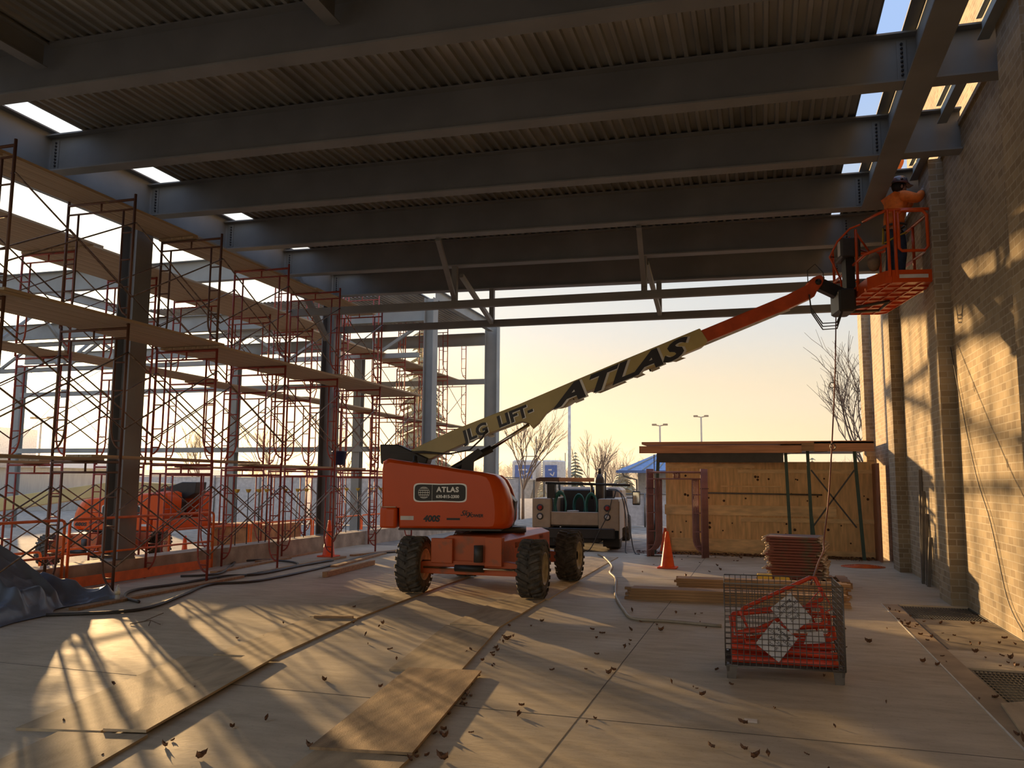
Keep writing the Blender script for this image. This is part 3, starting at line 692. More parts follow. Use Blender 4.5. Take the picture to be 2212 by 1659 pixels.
for q in (-0.22, 0.0, 0.22): b.bar((q, 0.02, 0.01), (q, LN - 0.02, 0.01), 0.02, 0.02)
for k in range(1, 8): b.bar((-HW + 0.03, k * LN / 8, 0.01), (HW - 0.01, k * LN / 8, 0.01), 0.02, 0.02)
pf = lpart(b, 'platform_floor', M_OR)
b = MB(TP)
for i in range(len(outl)):
    a, c = outl[i], outl[(i + 1) % len(outl)]; b.bar((*a, 0.10), (*c, 0.10), 0.012, 0.19)
lpart(b, 'toe_board', M_OR, pf)
vs_, fs = text_mesh('LIMITED CAPACITY', 0.05, depth=0.001); b = MB(TP)
b.prism([(-0.11, 0.07), (0.30, 0.07), (0.30, 0.125), (-0.11, 0.125)], -0.012, -0.008); lpart(b, 'warning_label', M_WHITE, pf)
RH = 1.12
def rail(pts, nm='guard_rail', r=0.024, m_=None, p=None):
    b = MB(TP); b.tube(pts, r, 8); return lpart(b, nm, m_ or M_OR, p)
rail([(-0.24, 0, RH), (HW - 0.05, 0, RH), (HW, 0.06, RH), (HW, LN - 0.1, RH), (HW - 0.1, LN, RH), (-HW + 0.1, LN, RH), (-HW, LN - 0.15, RH)])
rail([(-HW, 0.55, RH), (-HW + 0.1, 0.2, RH), (-0.24, 0, RH)])
rail([(HW - 0.05, 0, 0.58), (HW, 0.06, 0.58), (HW, LN - 0.1, 0.58), (-HW, LN - 0.1, 0.58), (-HW, 0.5, 0.58), (-0.24, 0, 0.58)])
for x, y in ((-0.24, 0), (-0.14, 0.0), (HW - 0.05, 0.02), (HW, 0.9), (HW, 1.7), (HW - 0.05, LN - 0.05), (-HW, LN - 0.1), (-HW, 0.95), (-HW, 1.75)):
    rail([(x, y, 0.1), (x, y, RH)], 'guard_post')
rail([(-0.10, -0.03, RH - 0.06), (-0.10, -0.03, 0.52), (-0.06, -0.03, 0.48), (0.26, -0.03, 0.48), (0.31, -0.03, 0.54), (0.31, -0.03, RH - 0.1), (0.25, -0.03, RH - 0.03), (-0.04, -0.03, RH - 0.03), (-0.10, -0.03, RH - 0.08)], 'gate', 0.024)
rail([(-HW, 0.7, RH), (-HW - 0.10, 0.9, RH + 0.0), (-HW - 0.22, 1.2, RH - 0.12), (-HW - 0.28, 1.5, RH - 0.3), (-HW - 0.05, 1.6, RH - 0.3), (-HW, 1.3, RH - 0.02)], 'console_guard', 0.017)
rail([(-HW - 0.28, 1.5, RH - 0.3), (-HW - 0.05, 1.75, RH - 0.62), (-HW - 0.02, 1.75, 0.2)], 'console_guard', 0.017)
rail([(-HW, 0.95, RH - 0.05), (-HW + 0.25, 1.1, RH - 0.35), (-HW + 0.05, 1.35, RH - 0.2)], 'console_guard', 0.017)
b = MB(TP); b.bbox(-HW - 0.20, -HW + 0.10, 1.05, 1.55, RH - 0.42, RH - 0.10, 0.02); cs = lpart(b, 'control_console', M_DKGREY)
b = MB(TP); b.box(-HW - 0.12, -HW + 0.02, 1.15, 1.4, 0.1, RH - 0.4); lpart(b, 'console_bracket', M_BLACK, cs)
b = MB(TP); b.box(-HW - 0.215, -HW - 0.205, 1.12, 1.25, RH - 0.38, RH - 0.14); lpart(b, 'console_card', M_WHITE, cs)
b = MB(TP); b.bbox(-HW - 0.30, -HW - 0.03, 0.95, 1.50, -0.22, 0.16, 0.03); lpart(b, 'platform_rotator', M_BLACK)
p0 = TL @ Vector((5.24, 0, 4.93)); p1 = TP @ Vector((-HW - 0.16, 1.25, 0.10))
b = MB(); b.bar(p0, p1, 0.15, 0.19); b.tube([p0 + Vector((0, -0.16, 0)), p0 + Vector((0, 0.16, 0))], 0.05, 12); lpart(b, 'jib_link', M_BLACK)
b = MB(TP); b.tube([(-HW - 0.1, 1.05, -0.16), (0.05, 1.0, -0.06)], 0.025, 8); b.tube([(-HW - 0.1, 1.35, -0.16), (0.12, 1.75, -0.06)], 0.025, 8); b.tube([(0.05, 1.0, -0.06), (0.12, 1.75, -0.06)], 0.022, 8); b.tube([(-HW - 0.1, 1.05, -0.16), (-HW - 0.1, 1.35, -0.16)], 0.03, 8)
lpart(b, 'platform_support', M_DKGREY)
b = MB(); q = TL @ Vector((5.05, -0.15, 4.72)); e = TP @ Vector((-HW - 0.2, 1.0, -0.1))
for k in range(3):
    b.tube([q, q + Vector((0.02, 0, -0.22 - 0.04 * k)), q.lerp(e, 0.35) + Vector((0, 0, -0.42 - 0.05 * k)), q.lerp(e, 0.75) + Vector((0, 0, -0.34 - 0.05 * k)), e], 0.011, 6)
lpart(b, 'hose_loop', M_HOSE)
b = MB(); q = TL @ Vector((5.05, -0.1, 4.93)); b.tube([q, q + Vector((0.0, 0, 0.2)), q + Vector((0.12, 0, 0.3)), q + Vector((0.24, 0.02, 0.15)), q + Vector((0.25, 0.02, 0.02))], 0.009, 6); lpart(b, 'hose_loop', M_HOSE)
# second lift outside, lower ground
g2 = dpt(238, 1100, 23.5); AX2 = (g2.x, g2.y, -0.63)
lift2, TL2 = boom_lift(AX2, R(183), R(12), [(-0.93, -1.2, 0), (0.93, -1.2, 0), (-0.93, 1.15, 0), (0.93, 1.15, 0)],
                       'second orange boom lift parked outside behind the left scaffolding, cream boom lowered', -0.20, False, 1.5, '600S')
b = MB(TL2); b.tube([(4.7, 0, 1.9), (5.6, 0, 1.8), (6.4, 0, 1.75)], 0.12, 10); b.build('fly_boom', M_OR, lift2, base=Vector(AX2))
# ---------------------------------------------------------------- scaffolding
FW, FH, BAY = 1.24, 1.98, 2.13
def frame_proto(mt, detailed=True):
    """arch frame in the local xz plane, x from -FW to 0 (0 is the hall side)"""
    def outer(x): return MB().tube([(x, 0, 0), (x, 0, FH + 0.03)], 0.0215, 8)
    def inner(x, s):
        pts = [(x + s * 0.20, 0, FH - 0.20), (x + s * 0.20, 0, 0.48)] + [(x + s * (0.20 - 0.20 * (1 - math.cos(R(a)))), 0, 0.48 - 0.34 * math.sin(R(a))) for a in (18, 36, 54, 72, 90)]
        return MB().tube(pts, 0.0165, 8)
    def header(b): b.tube([(-FW, 0, FH - 0.05), (0, 0, FH - 0.05)], 0.0215, 8); return b
    def lower(b): b.tube([(-FW + 0.0, 0, FH - 0.20), (0, 0, FH - 0.20)], 0.0165, 8); return b
    def strut(b): b.tube([(-FW / 2, 0, FH - 0.20), (-FW / 2, 0, FH - 0.05)], 0.015, 8); return b
    rz = (1.42, 1.00, 0.58, 0.26)
    e = thing('arch_scaffold', (0, 0, 0))
    if detailed:
        for x, s in ((-FW, 1), (0, -1)):
            outer(x).build('leg', mt, e); inner(x, s).build('inner_leg', mt, e)
            for z in rz: MB().tube([(x, 0, z), (x + s * (0.20 if z > 0.3 else 0.14), 0, z)], 0.013, 6).build('rung', mt, e)
            MB().tube([(x - s * 0.035, 0, FH - 0.42), (x + s * 0.03, 0, FH - 0.42)], 0.012, 6).build('brace_stud', M_BOLT, e)
        header(MB()).build('top_rail', mt, e); lower(MB()).build('lower_rail', mt, e); strut(MB()).build('rail_strut', mt, e)
    else:
        b = MB()
        for x, s in ((-FW, 1), (0, -1)):
            b.tube([(x, 0, 0), (x, 0, FH + 0.03)], 0.0215, 6)
            b.tube([(x + s * 0.20, 0, FH - 0.20), (x + s * 0.20, 0, 0.48), (x + s * 0.12, 0, 0.24), (x, 0, 0.14)], 0.0165, 6)
            for z in rz: b.tube([(x, 0, z), (x + s * (0.20 if z > 0.3 else 0.14), 0, z)], 0.013, 5)
        b.build('legs', mt, e)
        b = MB(); header(b); lower(b); strut(b); b.build('top_rail', mt, e)
    return e
protos = {}
first_used = set()
def place_frame(kind, loc, rz, label, rx=0.0):
    if kind not in protos:
        m_, det = {'old': (M_OLD, True), 'red': (M_RED, True), 'far': (M_RED, False), 'mauve': (mat('dusty mauve scaffold paint', (0.30, 0.15, 0.14), 0.6), True)}[kind]
        p = frame_proto(m_, det); protos[kind] = (p, kids_of(p)); p.location = loc; p.rotation_euler = (rx, 0, rz); c = p
    else:
        p, kd = protos[kind]; c = copy_tree(p, kd, loc, (rx, 0, rz))
    tag(c, label, 'scaffold frame'); return c
def nth(i): return ['first', 'second', 'third', 'fourth', 'fifth', 'sixth', 'seventh', 'eighth', 'ninth', 'tenth', 'eleventh', 'twelfth', 'thirteenth', 'fourteenth'][i]
TIER = ['bottom', 'second', 'third', 'top']
XI, XO = -8.98, -12.15                          # hall side leg line of the inner and outer rows
YF = [7.90 + BAY * i for i in range(13)]
rs = random.Random(3)
def zoff(row): return 0.0 if row == 'inner' else -0.5
for row, X0, nf in (('inner', XI, 7), ('outer', XO, 13)):
    for i in range(nf):
        tiers = 3 if row == 'inner' else (4 if i >= 6 else 3)
        if row == 'inner' and i == 6: tiers = 2
        for k in range(tiers):
            z = (k * FH) if row == 'inner' else (k * FH + (0 if k else 0.0))
            kind = ('old' if (i < 2 or (i == 2 and k == 2)) else 'red') if row == 'inner' else ('red' if i < 5 else 'far')
            dx = rs.uniform(-0.015, 0.015) if row == 'inner' else rs.uniform(-0.03, 0.03)
            lab = '%s walk-through scaffold frame, %s tier, %s from the camera in the %s row' % ('brown' if kind == 'old' else 'red', TIER[k], nth(i), row)
            c = place_frame(kind, (X0 + dx, YF[i] + rs.uniform(-0.02, 0.02), z), rs.uniform(-0.01, 0.01), lab)
            c['group'] = 'scaffold frames in the %s row' % row
# screw jacks carrying the outer row from the lower ground
jack = None
for i in range(13):
    for x in (XO, XO - FW):
        if jack is None:
            e = thing('screw_jack', (x, YF[i], -0.65)); b = MB(); b.box(x - 0.07, x + 0.07, YF[i] - 0.07, YF[i] + 0.07, -0.65, -0.64); b.build('foot_plate', M_DKGREY, e)
            b = MB(); b.tube([(x, YF[i], -0.64), (x, YF[i], -0.002)], 0.018, 8); b.build('screw', M_DKGREY, e); jack = (e, kids_of(e)); c = e
        else: c = copy_tree(jack[0], jack[1], (x, YF[i], -0.65))
        tag(c, 'steel screw jack under the outer scaffold, %s %s leg' % (nth(i), 'near' if x == XO else 'far'), 'jack', 'screw jacks under the outer scaffold row')
# crossed braces
def brace_proto():
    e = thing('cross_brace', (0, 0, 0)); z1, z0 = FH - 0.42, 0.42
    MB().tube([(0.022, 0, z0), (0.022, BAY, z1)], 0.012, 6).build('brace_tube', M_BRACE, e)
    MB().tube([(0.034, 0, z1), (0.034, BAY, z0)], 0.012, 6).build('brace_tube', M_BRACE, e)
    MB().tube([(0.018, BAY / 2, (z0 + z1) / 2), (0.045, BAY / 2, (z0 + z1) / 2)], 0.014, 6).build('pivot_pin', M_BOLT, e); return e
bp_ = brace_proto(); bk = kids_of(bp_); usedb = False
for row, X0, nf in (('inner', XI, 7), ('outer', XO, 13)):
    for i in range(nf - 1):
        tiers = 3 if i < 5 or row == 'outer' else 2
        for k in range(tiers):
            for side in (0, 1):
                if row == 'outer' and i > 9 and k == 2 : pass
                loc = (X0 - side * FW, YF[i], k * FH); rz = 0
                if not usedb: c = bp_; c.location = loc; usedb = True
                else: c = copy_tree(bp_, bk, loc)
                tag(c, 'crossed scaffold brace, %s bay of the %s row, %s tier, %s side' % (nth(i), row, TIER[k], 'hall' if side == 0 else 'far'), 'scaffold brace', 'crossed braces between scaffold frames')
# planks
plank = None
def plank_at(x, y0, z, ln, label, group, tilt=0):
    global plank
    if plank is None:
        b = MB(); b.box(-0.118, 0.118, 0, 1, 0, 0.042); plank = b.build('scaffold_plank', M_PLANK, base=(0, 0, 0), bevel=0.003); c = plank
    else: c = plank.copy(); COL.objects.link(c)
    c.location = (x, y0, z); c.scale = (1, ln, 1); c.rotation_euler = (tilt, 0, rs.uniform(-0.002, 0.002)); return tag(c, label, 'plank', group)
LV = ['lowest', 'middle', 'top']
for lev, spans, nx in ((0, ((5.6, 4.6), (9.95, 4.3), (14.2, 4.6)), 2), (1, ((3.7, 4.5), (7.8, 4.4), (12.06, 4.4), (16.32, 4.6)), 5), (2, ((3.7, 4.5), (7.8, 4.4), (12.06, 4.4), (16.32, 3.0)), 3)):
    for j, (y0, ln) in enumerate(spans):
        for q in range(nx):
            x = XI - (0.55, 0.0, 0.66)[lev] - q * 0.243
            plank_at(x, y0, (lev + 1) * FH - 0.026 + 0.0 + (j % 2) * 0.044, ln, 'scaffold plank, inner row, %s level, %s span from the camera, %s from the hall side' % (LV[lev], nth(j), nth(q)), 'planks of the inner scaffold row')
for lev, spans, nx, xoff in ((0, ((7.8, 4.5), (12.06, 4.5), (16.3, 4.5), (20.6, 4.4)), 2, 0.4), (1, ((7.8, 4.5), (12.06, 4.5), (16.3, 4.5), (20.6, 4.4), (24.8, 4.5), (29.1, 4.5)), 3, 0.0), (2, ((3.6, 4.4), (7.8, 4.5), (12.06, 4.5), (16.3, 4.5), (20.6, 4.4), (24.8, 4.5), (29.1, 4.5)), 4, -0.5)):
    for j, (y0, ln) in enumerate(spans):
        for q in range(nx if lev < 2 or j > 3 else 7):
            x0_ = XO - 0.14 - (xoff if lev < 2 or j <= 3 else 0.0)
            plank_at(x0_ - q * 0.243, y0, (lev + 1) * FH - 0.026 + (j % 2) * 0.044, ln, 'scaffold plank, outer row, %s level, %s span from the camera, %s from the hall side' % (LV[lev], nth(j), nth(q)), 'planks of the outer scaffold row')
# leaning stack of three arch frames by the plywood hoarding
for k in range(5):
    c = place_frame('mauve', (-1.37 + k * 0.028, 19.56 + 0.055 * k, 0.0), R(-2 + k * 0.5), 'dusty red scaffold frame standing before the plywood shed, %s of five stacked together' % ['front', 'second', 'middle', 'fourth', 'rear'][k], rx=R(-1.5))
    c['group'] = 'frames stacked before the shed'
# rebar with yellow caps on the foundation wall
e = thing('rebar', (-10.5, 15.1, 0.34)); b = MB(); b.tube([(-10.5, 15.1, 0.34), (-10.5, 15.1, 1.44)], 0.009, 6); b.build('bar', M_BOLT, e)
b = MB(); b.prism([(-10.51, 1.42), (-10.49, 1.42), (-10.455, 1.49), (-10.545, 1.49)], 15.06, 15.14); b.build('safety_cap', mat('yellow cap plastic', (0.62, 0.42, 0.03), 0.5), e)
rk = kids_of(e)
ry = [15.1, 15.5, 15.95, 16.2, 17.0, 17.4, 17.8, 19.4, 19.9, 20.6, 21.3, 22.0]
for i, y in enumerate(ry):
    c = e if i == 0 else copy_tree(e, rk, (-10.5, y, 0.34), (rs.uniform(-0.03, 0.03), rs.uniform(-0.03, 0.03), 0))
    tag(c, 'upright rebar with yellow mushroom cap on the foundation wall, %s of twelve from the left' % nth(i), 'rebar', 'capped rebars on the foundation wall')
# orange guard rail panels
def guard(x, y0, y1, label, zb0=0.02, h=1.06, toe=True):
    t_ = thing('guard_rail_panel', (x, y0, zb0), label, 'guard rail', 'orange guard rails')
    r_ = 0.06
    b = MB(); b.tube([(x, y0, zb0), (x, y0, h - r_), (x, y0 + r_ * 0.3, h - r_ * 0.3), (x, y0 + r_, h), (x, y1 - r_, h), (x, y1 - r_ * 0.3, h - r_ * 0.3), (x, y1, h - r_), (x, y1, zb0)], 0.022, 8); b.build('rail_loop', M_ORB, t_)
    b = MB(); b.tube([(x, y0, zb0 + (h - zb0) * 0.48), (x, y1, zb0 + (h - zb0) * 0.48)], 0.017, 8); b.build('middle_rail', M_ORB, t_)
    if toe: b = MB(); b.box(x - 0.004, x + 0.006, y0, y1, zb0, zb0 + 0.16); b.build('toe_board', M_ORB, t_)
guard(-10.16, 10.4, 13.9, 'orange pipe guard rail with toe board along the curb, right of nearest column')
guard(-10.16, 6.4, 10.3, 'orange pipe guard rail along the curb behind the tarp')
for i, y0 in enumerate((14.2, 17.0, 19.8, 22.6)):
    guard(-11.4, y0, y0 + 2.7, 'orange guard rail outside the curb behind the capped rebars, %s from the left' % nth(i), -0.63, 0.68, False)
guard(-11.3, 9.3, 11.0, 'short orange barrier panel outside the curb, near the far lift', -0.63, 0.5, False)
guard(-11.3, 11.1, 12.6, 'short orange barrier panel outside the curb, beside the nearest column', -0.63, 0.5, False)
# ---------------------------------------------------------------- traffic cones
def cone(x, y, z, h, label, rot=0):
    t_ = thing('traffic_cone', (x, y, z), label, 'traffic cone', 'orange traffic cones')
    b = MB(); b.bbox(x - 0.19, x + 0.19, y - 0.19, y + 0.19, z, z + 0.03, 0.008); b.build('base', M_CONE, t_)
    b = MB(); b.lathe([(0.145, 0.03), (0.135, 0.045), (0.032, h - 0.02), (0.026, h), (0.018, h), (0.02, h - 0.03)], 24, 'z', (x, y, z)); b.build('cone_body', M_CONE, t_)
cone(-1.88, 17.09, 0, 0.72, 'fluorescent orange traffic cone on the open floor before the plywood shed')
cone(-9.35, 16.95, 0, 0.80, 'orange traffic cone at the foot of the second column')
cone(-2.35, 20.9, -0.03, 0.62, 'orange traffic cone half hidden behind the stacked red frames')
p = dpt(290 + 0, 1040, 1)
cone(-11.8, 15.2, -0.65, 1.15, 'tall slim orange marker outside the curb, left of the rebars')
# ---------------------------------------------------------------- service truck
before = set(o.name for o in COL.objects)
tx0, tx1, ty = -5.62, -3.45, 20.6
ZG = -0.03
t_ = thing('service_truck', ((tx0 + tx1) / 2, ty, ZG), 'beige service truck seen from behind, hoses and gas bottle in its bed', 'truck')
def box(n_, m_, x0, x1, y0, y1, z0, z1, p=t_, r=0.015):
    b = MB(); b.bbox(x0, x1, y0, y1, z0, z1, r) if r else b.box(x0, x1, y0, y1, z0, z1); return b.build(n_, m_, p)
L1 = box('side_cabinet', M_TRUCK, tx0, tx0 + 0.46, ty, ty + 2.6, 0.55, 1.28); L2 = box('side_cabinet', M_TRUCK, tx1 - 0.5, tx1, ty, ty + 2.6, 0.50, 1.28)
for k, y in enumerate((ty + 0.05, ty + 1.75)): box('cabinet_door', M_TRUCK, tx1 - 0.0, tx1 + 0.02, y, y + 0.75, 0.30 if k == 0 else 0.5, 1.22, L2, 0)
box('tailgate', M_TRUCK, tx0 + 0.46, tx1 - 0.5, ty + 0.04, ty + 0.10, 0.62, 0.95)
box('bed_floor', M_DKGREY, tx0 + 0.46, tx1 - 0.5, ty + 0.1, ty + 2.6, 0.58, 0.64)
box('bumper', M_BLACK, tx0 + 0.02, tx1 - 0.1, ty - 0.06, ty + 0.10, 0.30, 0.55)
box('frame', M_BLACK, tx0 + 0.5, tx1 - 0.5, ty + 0.2, ty + 5.0, 0.18, 0.5)
for x in (tx0 + 0.20, tx1 - 0.28):
    for z, m_, n_ in ((1.05, mat('red tail lamp', (0.35, 0.02, 0.015), 0.25), 'tail_lamp'), (0.83, M_WHITE, 'reverse_lamp')):
        b = MB(); b.lathe([(0.085, -0.02), (0.085, 0), (0.0, 0)][::-1], 20, 'y', (x, ty - 0.001, z)); b.add([], []); o = b.build('lamp_bezel', M_DKGREY, t_)
        b = MB(); b.lathe([(0.0, -0.032), (0.045, -0.028), (0.062, -0.012)], 20, 'y', (x, ty - 0.0, z)); b.build(n_, m_, t_)
b = MB(); b.box(tx0 + 0.12, tx0 + 0.42, ty - 0.02, ty - 0.01, 0.40, 0.56); pl = b.build('licence_plate', M_WHITE, t_)
b = MB(); put_text(b, '139 821 F', 0.075, (tx0 + 0.27, ty - 0.021, 0.48), (1, 0, 0), (0, 0, 1), depth=0.001); b.build('plate_number', M_BOLT, pl)
for x in (tx0 + 0.25, tx1 - 0.25):
    for y in (ty + 1.3, ty + 4.6):
        e = bpy.data.objects.new('wheel', None); COL.objects.link(e); e.parent = t_; e.location = Vector((x, y, ZG + 0.39)) - BASE[t_.name]; BASE[e.name] = Vector((0, 0, 0))
        b = MB(); b.lathe([(0.2, -0.19), (0.34, -0.20), (0.385, -0.16), (0.39, 0), (0.385, 0.16), (0.34, 0.20), (0.2, 0.19)], 28, 'x'); b.build('tyre', M_RUB, e)
        b = MB(); b.lathe([(0.2, -0.12), (0.2, 0.12)], 20, 'x'); b.build('rim', M_WHITE, e)
box('mud_flap', M_BLACK, tx1 - 0.48, tx1 - 0.06, ty + 0.85, ty + 0.87, 0.05, 0.45, t_, 0)
box('mud_flap', M_BLACK, tx0 + 0.05, tx0 + 0.46, ty + 0.85, ty + 0.87, 0.05, 0.45, t_, 0)
box('cab', M_TRUCK, tx0 + 0.15, tx1 - 0.15, ty + 2.75, ty + 4.3, 0.55, 1.55, t_, 0.08)
box('cab_window', M_BLACK, tx0 + 0.4, tx1 - 0.4, ty + 2.73, ty + 2.75, 1.15, 1.48, t_, 0)
box('bonnet', M_TRUCK, tx0 + 0.2, tx1 - 0.2, ty + 4.3, ty + 5.3, 0.5, 1.1, t_, 0.06)
b = MB(); b.tube([(tx0 + 0.25, ty + 0.5, 1.66), (tx1 + 0.25, ty + 0.5, 1.62)], 0.03, 8); rk_ = b.build('rack_bar', M_BLACK, t_)
b = MB(); b.tube([(tx0 + 0.25, ty + 2.3, 1.66), (tx1 + 0.1, ty + 2.3, 1.62)], 0.03, 8); b.build('rack_bar', M_BLACK, t_)
for x in (tx0 + 0.33, tx1 - 0.72):
    for y in (ty + 0.5, ty + 2.3): b = MB(); b.tube([(x, y, 1.26), (x, y, 1.66)], 0.03, 8); b.build('rack_post', M_BLACK, t_)
box('rear_post_panel', M_BLACK, tx0 + 0.35, tx0 + 0.55, ty + 0.15, ty + 0.4, 1.28, 1.63, t_, 0)
M_TEAL = mat('teal hose rubber', (0.05, 0.20, 0.17), 0.5)
def coil(x, y, z, rx_, rz_, n, mt, nm, parent=None):
    b = MB()
    for k in range(n):
        yy = y + 0.04 * k; b.tube([(x + rx_ * math.cos(2 * math.pi * q / 18) * (1 - 0.03 * k), yy + 0.01 * math.sin(q), z + rz_ * math.sin(2 * math.pi * q / 18) * (1 - 0.05 * k)) for q in range(18)], 0.021, 6, closed=True)
    return b.build(nm, mt, parent)
for i, (x, yy, rz_) in enumerate(((tx0 + 0.66, ty + 0.3, 0.36), (tx0 + 1.45, ty + 0.35, 0.34), (tx0 + 1.05, ty + 1.0, 0.32))):
    o = coil(x, yy, 0.74 + rz_, 0.15, rz_, 5, M_TEAL, 'coiled_hose'); tag(o, 'coiled teal air hose in the truck bed, %s' % ['left one', 'right one', 'middle one behind the red bucket'][i], 'hose', 'teal hoses in the truck bed')
b = MB(); b.bbox(tx0 + 0.55, tx0 + 1.62, ty + 1.55, ty + 2.4, 0.65, 1.5, 0.03); o = b.build('welding_machine', M_BLACK); tag(o, 'black welding machine in the truck bed', 'machine')
e = thing('bucket', (tx0 + 0.98, ty + 0.35, 0.64), 'small red bucket with pale lid behind the tailgate', 'bucket')
b = MB(); b.lathe([(0.11, 0), (0.145, 0.30)], 20, 'z', (tx0 + 0.98, ty + 0.35, 0.645)); b.build('pail', mat('red plastic', (0.40, 0.025, 0.02), 0.4), e)
b = MB(); b.lathe([(0.155, 0.30), (0.155, 0.33), (0, 0.335)], 20, 'z', (tx0 + 0.98, ty + 0.35, 0.645)); b.build('lid', M_WHITE, e)
e = thing('gas_cylinder', (tx0 + 1.62, ty + 0.75, 0.64), 'tall dark gas cylinder standing upright in the truck bed', 'gas cylinder')
b = MB(); b.lathe([(0.12, 0), (0.125, 0.03), (0.125, 1.08), (0.11, 1.16), (0.06, 1.24), (0.04, 1.26)], 24, 'z', (tx0 + 1.62, ty + 0.75, 0.645)); b.build('tank', M_DKGREY, e)
b = MB(); b.lathe([(0.042, 1.25), (0.042, 1.40), (0, 1.40)], 16, 'z', (tx0 + 1.62, ty + 0.75, 0.645)); b.build('valve_cap', M_BLACK, e)
b = MB(); b.tube([(tx0 + 1.80, ty + 0.45, 1.0), (tx0 + 1.80, ty + 0.45, 1.95)], 0.018, 8); b.tube([(tx0 + 1.80, ty + 0.45, 1.3), (tx1 - 0.15, ty + 0.45, 1.3), (tx1 - 0.1, ty + 0.45, 1.5)], 0.018, 8); b.build('torch_rack', M_BLACK, t_)
for k in range(4):
    b = MB(); b.box(tx0 + 0.02 + k * 0.01, tx0 + 0.60, ty + 0.38 + k * 0.12, ty + 0.47 + k * 0.12, 1.70, 1.78 + 0.01 * k); o = b.build('timber_offcut', mat('dark old timber', (0.14, 0.08, 0.05), 0.8)); tag(o, 'dark timber offcut on the left end of the truck rack, %s from the rear' % nth(k), 'timber', 'offcuts on the truck rack')
b = MB(); b.box(tx0 + 0.62, tx0 + 1.5, ty + 0.40, ty + 0.62, 1.70, 1.80); o = b.build('timber_block', M_BEAMW); tag(o, 'long reddish timber lying on the truck rack', 'timber')
e = MB(); e.bbox(tx1 + 0.10, tx1 + 0.32, ty + 3.4, ty + 3.46, 1.05, 1.45, 0.02); mr = e.build('wing_mirror', M_BLACK, t_)
b = MB(); b.tube([(tx1 - 0.15, ty + 3.45, 1.25), (tx1 + 0.12, ty + 3.45, 1.25)], 0.015, 6); b.build('mirror_arm', M_BLACK, mr)
b = MB(); b.box(tx1 + 0.12, tx1 + 0.30, ty + 3.39, ty + 3.399, 1.09, 1.41); b.build('mirror_glass', mat('mirror glass', (0.6, 0.6, 0.55), 0.05, 1.0, 0.02), mr)
# the truck stands turned a little to the left, with all it carries
TR = Matrix.Translation(t_.location) @ Matrix.Rotation(R(4.5), 4, 'Z') @ Matrix.Translation(-t_.location)
for o in list(COL.objects):
    if o.name not in before and o.parent is None: o.location = TR @ o.location; o.rotation_euler.z += R(4.5)
# cables off the truck
def cable(nm, pts, r_, mt, label, cat='cable', n=6, sm=6):
    P = [Vector(p) for p in pts]; out = []
    for i in range(len(P) - 1):
        p0, p1, p2, p3 = P[max(i - 1, 0)], P[i], P[i + 1], P[min(i + 2, len(P) - 1)]
        for j in range(sm):
            t = j / sm; out.append(0.5 * ((2 * p1) + (p2 - p0) * t + (2 * p0 - 5 * p1 + 4 * p2 - p3) * t * t + (3 * p1 - p0 - 3 * p2 + p3) * t ** 3))
    out.append(P[-1]); b = MB(); b.tube(out, r_, n); o = b.build(nm, mt); return tag(o, label, cat)
cable('welding_cable', [(tx1 - 0.3, ty + 0.4, 1.5), (tx1 + 0.05, ty + 0.2, 1.42), (tx1 + 0.25, ty - 0.1, 1.0), (tx1 + 0.35, ty - 0.25, 0.4), (tx1 + 0.5, ty - 0.5, 0.0), (tx1 + 0.9, ty - 0.9, 0.01), (tx1 + 1.4, ty - 0.8, 0.01)], 0.014, M_HOSE, 'black cable drooping from the truck to the ground, right of it')
cable('welding_cable', [(tx1 - 0.32, ty + 0.45, 1.52), (tx1 + 0.0, ty + 0.25, 1.45), (tx1 + 0.18, ty, 0.9), (tx1 + 0.2, ty - 0.1, 0.3), (tx1 + 0.25, ty - 0.35, 0.0), (tx1 + 0.6, ty - 0.6, 0.01)], 0.014, M_HOSE, 'second black cable hanging close to the truck side')
cable('welding_cable', [(tx1 - 0.15, ty - 0.02, 1.28), (tx1 - 0.25, ty - 0.05, 0.9), (tx1 - 0.45, ty - 0.1, 0.5), (tx1 - 0.65, ty - 0.12, 0.1), (tx1 - 0.75, ty - 0.2, -0.0)], 0.012, M_HOSE, 'thin black cable hanging down over the truck tail light')

# ---------------------------------------------------------------- plywood shed at the back
YS = 20.95
sh = thing('plywood_shed', (0, YS, -0.03), 'plywood hoarding shed with flat timber roof at the back', 'shed')
def sbox(n_, m_, x0, x1, y0, y1, z0, z1, p=None, bev=0.0):
    b = MB(); b.box(x0, x1, y0, y1, z0, z1); return b.build(n_, m_, p or sh, bevel=bev)
pw = sbox('plywood_panel', M_PLY, -2.32, 0.055, YS, YS + 0.02, -0.03, 2.34)
sbox('plywood_panel', M_PLY, 0.055, 1.625, YS, YS + 0.02, -0.03, 2.2); sbox('plywood_panel', M_PLY, 1.625, 2.45, YS, YS + 0.02, -0.03, 2.2)
sbox('side_panel', mat('red brown plywood', (0.34, 0.15, 0.08), 0.75), 2.40, 2.44, YS - 1.0, YS, -0.03, 2.15)
for i, (x0, x1, z0, z1) in enumerate(((-2.3, -0.2, 2.05, 2.16), (-0.6, 2.4, 1.93, 2.02), (-2.35, 1.6, 0.92, 1.16), (-0.55, 2.4, 0.78, 0.88), (-2.2, 0.1, 0.06, 0.36), (-0.5, 2.4, 0.0, 0.14), (-1.0, 0.4, 1.60, 1.63))):
    sbox('batten', mat('pale batten wood', (0.82, 0.58, 0.30), 0.75, 0, 0.14, 3, stretch=(1, 4, 4)), x0, x1, YS - 0.03 - 0.002 * i, YS, z0, z1)
kn = random.Random(11)
M_KNOT = mat('wood knot', (0.10, 0.045, 0.02), 0.8)
